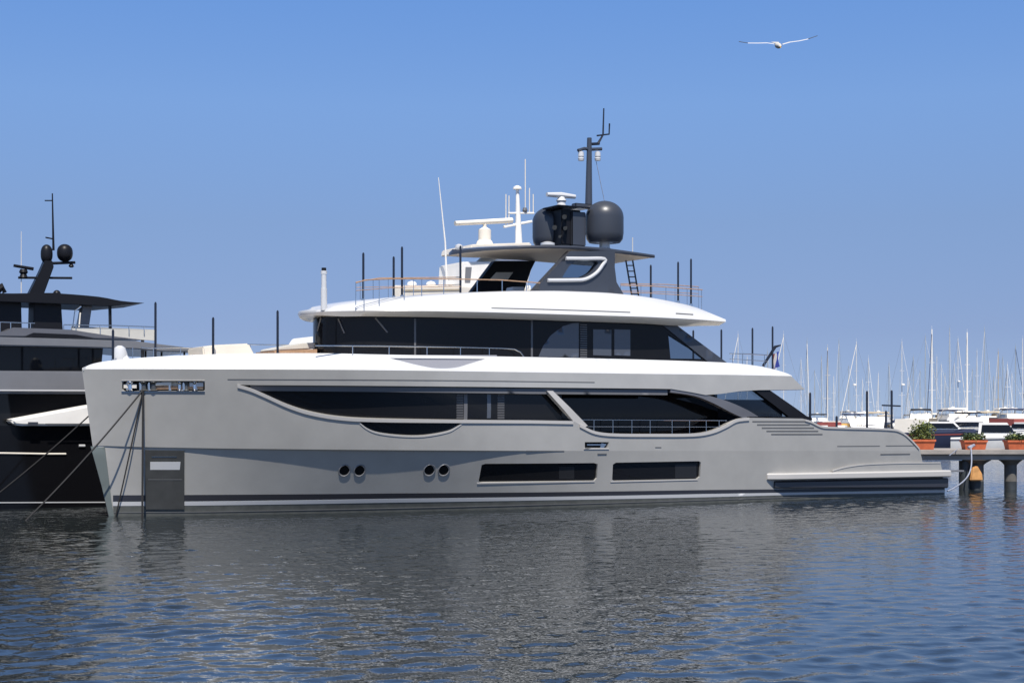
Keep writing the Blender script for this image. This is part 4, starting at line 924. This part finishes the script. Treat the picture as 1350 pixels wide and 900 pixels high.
S=[ # px, ytop, Y, mast, cover, stripe, hull, furl
 (973,440,250,'alu','navy','navy','white',1,'tall white mast rising behind the aft upper deck of the yacht'),
 (1033,440,235,'alu','offw','red','white',1,'white mast just right of the small blue ensign'),
 (1056,474,300,'alu','navy','navy','white',0,'short faint mast above the tip of the grey overhang'),
 (1064,449,240,'dalu','navy','navy','white',1,'sailboat with grey mast directly above the post by the overhang'),
 (1091,458,225,'offw','black','navy','white',2,'sailboat with black boom cover left of the short dark post'),
 (1106,448,290,'dalu','navy','slat','white',0,'thin dull mast between the grey mast and the slanting furled sail'),
 (1129,450,230,'alu','black','navy','white',1,'sailboat with slanting white furled sail left of the tall black post'),
 (1145,472,245,'alu','tan','red','white',0,'sailboat whose short mast stands right behind the tall black post'),
 (1158,492,310,'alu','navy','navy','white',0,'small far mast between the two tall black posts'),
 (1189,450,235,'alu','navy','navy','white',0,'bright lone white mast left of the tall green planter shrub'),
 (1204,470,300,'dalu','tan','navy','white',1,'faint far mast right of the bright lone mast'),
 (1220,443,260,'dalu','navy','red','white',0,'thin grey mast immediately left of the tallest bright mast'),
 (1228.5,434,225,'white','navy','navy','white',2,'tallest bright white mast with dark slanting furled sail above green shrub'),
 (1241,480,290,'alu','tan','navy','white',0,'short far mast right of the tallest bright mast'),
 (1252,432,255,'dalu','navy','slat','white',0,'dark thin mast topped by an antenna between the two brightest masts'),
 (1263,446,280,'alu','tan','navy','white',1,'pale mast with spreaders left of the second brightest mast'),
 (1275,438,228,'white','tan','tan','white',1,'second brightest white mast with beige boom cover above middle planter'),
 (1288,462,300,'alu','navy','navy','white',0,'far faint mast right of the second brightest mast'),
 (1298,432,250,'dalu','navy','navy','white',0,'tall greenish grey mast above the middle planter right end'),
 (1316,463,240,'tan','tan','red','white',0,'buff coloured mast right of the tall grey mast'),
 (1328,480,232,'alu','navy','navy','white',1,'short pale mast with steep stays near the right picture edge'),
 (1339,456,285,'dalu','navy','slat','white',2,'dark slanting stay and grey mast near the right edge'),
 (1348,446,245,'alu','tan','navy','white',0,'last mast at the right picture edge'),
 (1366,452,250,'alu','navy','navy','white',1,'mast just beyond the right picture edge'),
 (1012,462,290,'dalu','navy','navy','white',0,'faint short mast between the ensign and the rear pole'),
 (985,470,310,'alu','navy','navy','white',0,'faint far mast right of the one behind the aft deck'),
 (1074,488,340,'dalu','tan','navy','white',0,'very faint distant mast just right of the grey one over the post'),
 (1083,470,330,'dalu','navy','navy','offw',0,'distant thin mast left of the boat with black boom cover'),
 (1099,496,350,'alu','navy','red','white',0,'low distant mast between black boom cover boat and thin dull mast'),
 (1119,482,340,'dalu','navy','navy','white',0,'distant thin mast left of the slanting white furled sail'),
 (1137,500,350,'alu','tan','navy','white',0,'low distant mast left of the tall black post'),
 (1172,478,340,'dalu','navy','navy','offw',0,'distant thin mast above the post with crossbar'),
 (1197,498,350,'alu','navy','navy','white',0,'low distant mast just right of the bright lone mast'),
 (1213,488,340,'dalu','navy','navy','white',0,'distant thin mast over the left part of the green shrub'),
 (1235,470,330,'alu','navy','navy','white',0,'distant thin mast touching the tallest bright mast on its right'),
 (1246,492,350,'dalu','tan','navy','white',0,'low distant mast left of the dark antenna topped mast'),
 (1258,478,340,'alu','navy','navy','offw',0,'distant thin mast right of the dark antenna topped mast'),
 (1282,486,350,'dalu','navy','navy','white',0,'low distant mast right of the beige boom cover boat'),
 (1304,476,340,'alu','navy','navy','white',0,'distant thin mast right of the tall greenish grey mast'),
 (1310,496,350,'dalu','navy','red','white',0,'low distant mast left of the buff coloured mast'),
 (1322,470,335,'dalu','navy','navy','white',0,'distant thin mast right of the buff coloured mast'),
 (1334,492,350,'alu','tan','navy','white',0,'low distant mast between the steep stays near the right edge'),
]
for i,(px,yt,Y,mm,cv,sp,hm,fu,lab) in enumerate(S):
    hd=R(rm.choice([62,75,90,104,118,-80,-95,40,140]))+rm.uniform(-.1,.1)
    sailboat(px,yt,Y,hd,rm.uniform(9,13),lab,hm,cv,mm,sp,fu,lean=0,radar=i in(6,9,15))
Mo=[(1072,205,R(20),8,'red',0,'navy','white','white motorboat with red canvas just right of the black aft strut'),
 (1088,212,R(-70),9,None,0,None,'offw','low white motorboat behind the rear bulwark, left of the yellow cover'),
 (1106,206,R(80),7,'amber',0,None,'white','small boat with yellow cover beside the short black post'),
 (1128,214,R(100),11,None,1,'navy','white','white flybridge motorboat left of the tall black post'),
 (1155,210,R(70),11,None,1,None,'white','white flybridge motorboat between the two tall black posts'),
 (1178,216,R(95),10,'navy',0,'navy','white','white motorboat with navy canvas behind the post with crossbar'),
 (1194,203,R(110),8,None,0,None,'white','small white motorboat left of the tall planter shrub'),
 (1214,222,R(75),12,'navy',1,'navy','offw','motorboat with navy canvas behind the tall planter shrub'),
 (1243,196,R(168),11,'offw',0,'red','white','long white motorboat broadside between the two left planters'),
 (1262,214,R(85),12,'tan',1,'navy','offw','motorboat with beige canvas top left of the middle planter'),
 (1287,210,R(150),12,None,1,'slat','white','white flybridge cruiser behind the middle planter'),
 (1305,225,R(80),11,'navy',1,'navy','offw','motorboat with navy canvas right of the middle planter'),
 (1318,176,R(160),9,None,0,'navy','white','nearest white cabin motorboat between the two right planters'),
 (1340,214,R(100),12,'tan',1,None,'offw','motorboat with tall beige canvas at the right picture edge'),
 (1368,190,R(120),11,'red',0,None,'white','motorboat with red canvas beyond the right picture edge'),
 (1080,245,R(100),11,None,1,None,'white','farther white flybridge boat above the red canvas boat'),
 (1117,250,R(78),11,'offw',1,'navy','offw','farther off-white cruiser left of the tall black post'),
 (1141,250,R(95),12,None,1,'navy','white','farther white cruiser directly behind the tall black post'),
 (1168,248,R(84),11,'tan',1,None,'offw','farther cruiser with beige canvas behind the crossbar post'),
 (1203,245,R(93),12,None,1,'navy','white','farther white cruiser just left of the bushy shrub top'),
 (1229,240,R(100),12,'offw',1,None,'white','farther white cruiser under the tallest bright mast'),
 (1252,238,R(88),12,'tan',1,'navy','tan','buff superstructure boat between the two brightest masts'),
 (1274,240,R(75),12,None,1,'navy','offw','farther off-white cruiser under the second brightest mast'),
 (1296,240,R(97),12,'navy',1,None,'white','farther white cruiser with navy canvas under the tall grey mast'),
 (1329,238,R(90),13,'tan',1,None,'tan','tall buff boat near the right picture edge behind the white cabin boat')]
for px,Y,hd,L,cv,fl_,sp,tp,lab in Mo: motorboat(px,Y*.94,hd+rm.uniform(-.25,.25),L*1.22,lab,rm.choice(['white','white','white','offw','cream','navy']),cv,bool(fl_),sp,tp)

# ------------------------------------------------------------------ gull
YG=31.0; c=world(1026,60,YG)
gl=thing('seagull','white gull gliding with wings spread in the blue sky','bird',c); gl.rotation_euler=(R(20),0,0)
k=YG/F
mb=MB()
prof=[(-.26,.008,0),(-.235,.03,.005),(-.20,.038,.01),(-.15,.042,.005),(-.05,.060,-.006),(.05,.062,-.008),(.16,.045,0),(.26,.03,.008),(.34,.012,.01)]
rows=[[(math.cos(t)*r,y,z+math.sin(t)*r*.95) for t in [2*math.pi*i/14 for i in range(14)]] for y,r,z in prof]
mb.grid(rows,'gullw',close=True); mb.add(rows[0],[tuple(range(14))],'gullw'); mb.add(rows[-1],[tuple(range(14))],'gullw'); mb.build('body',gl)
mb=MB(); mb.tube([(0,-.25,.0),(0,-.30,-.008),(0,-.325,-.02)],[.014,.010,.003],'beak',8); mb.build('beak',gl)
mb=MB(); mb.grid([[(-.04,.25,.02),(0,.25,.025),(.04,.25,.02)],[(-.09,.42,.02),(0,.44,.022),(.09,.42,.02)]],'gullw'); mb.grid([[(-.04,.25,.012),(0,.25,.015),(.04,.25,.012)],[(-.09,.42,.018),(0,.44,.02),(.09,.42,.018)]][::-1],'gullw'); mb.build('tail',gl)
for sg,line in ((-1,[(1020,58),(1010,56.3),(997,56.5),(985,56.8),(974,55.5)]),(1,[(1031,58.5),(1040,55.3),(1052,53.6),(1064,51.6),(1077,48)])):
    mb=MB(); rows=[]
    ch=[.17,.16,.145,.11,.03]; sw=[0,-.05,-.06,0,.10]
    for (px,py),q,s in zip(spline(line,1)[:5] if False else line,ch,sw):
        x=(px-1026)*k; z=(60-py)*k; y0=-.10+s
        rows.append([(x,y0,z),(x,y0+q*.3,z+.010),(x,y0+q,z-.004),(x,y0+q*.4,z-.004)])
    mb.grid(rows[:4],'gullg',close=True); mb.grid(rows[3:],'gullk',close=True); mb.add(rows[0],[(0,1,2,3)],'gullw'); mb.build('wing',gl)
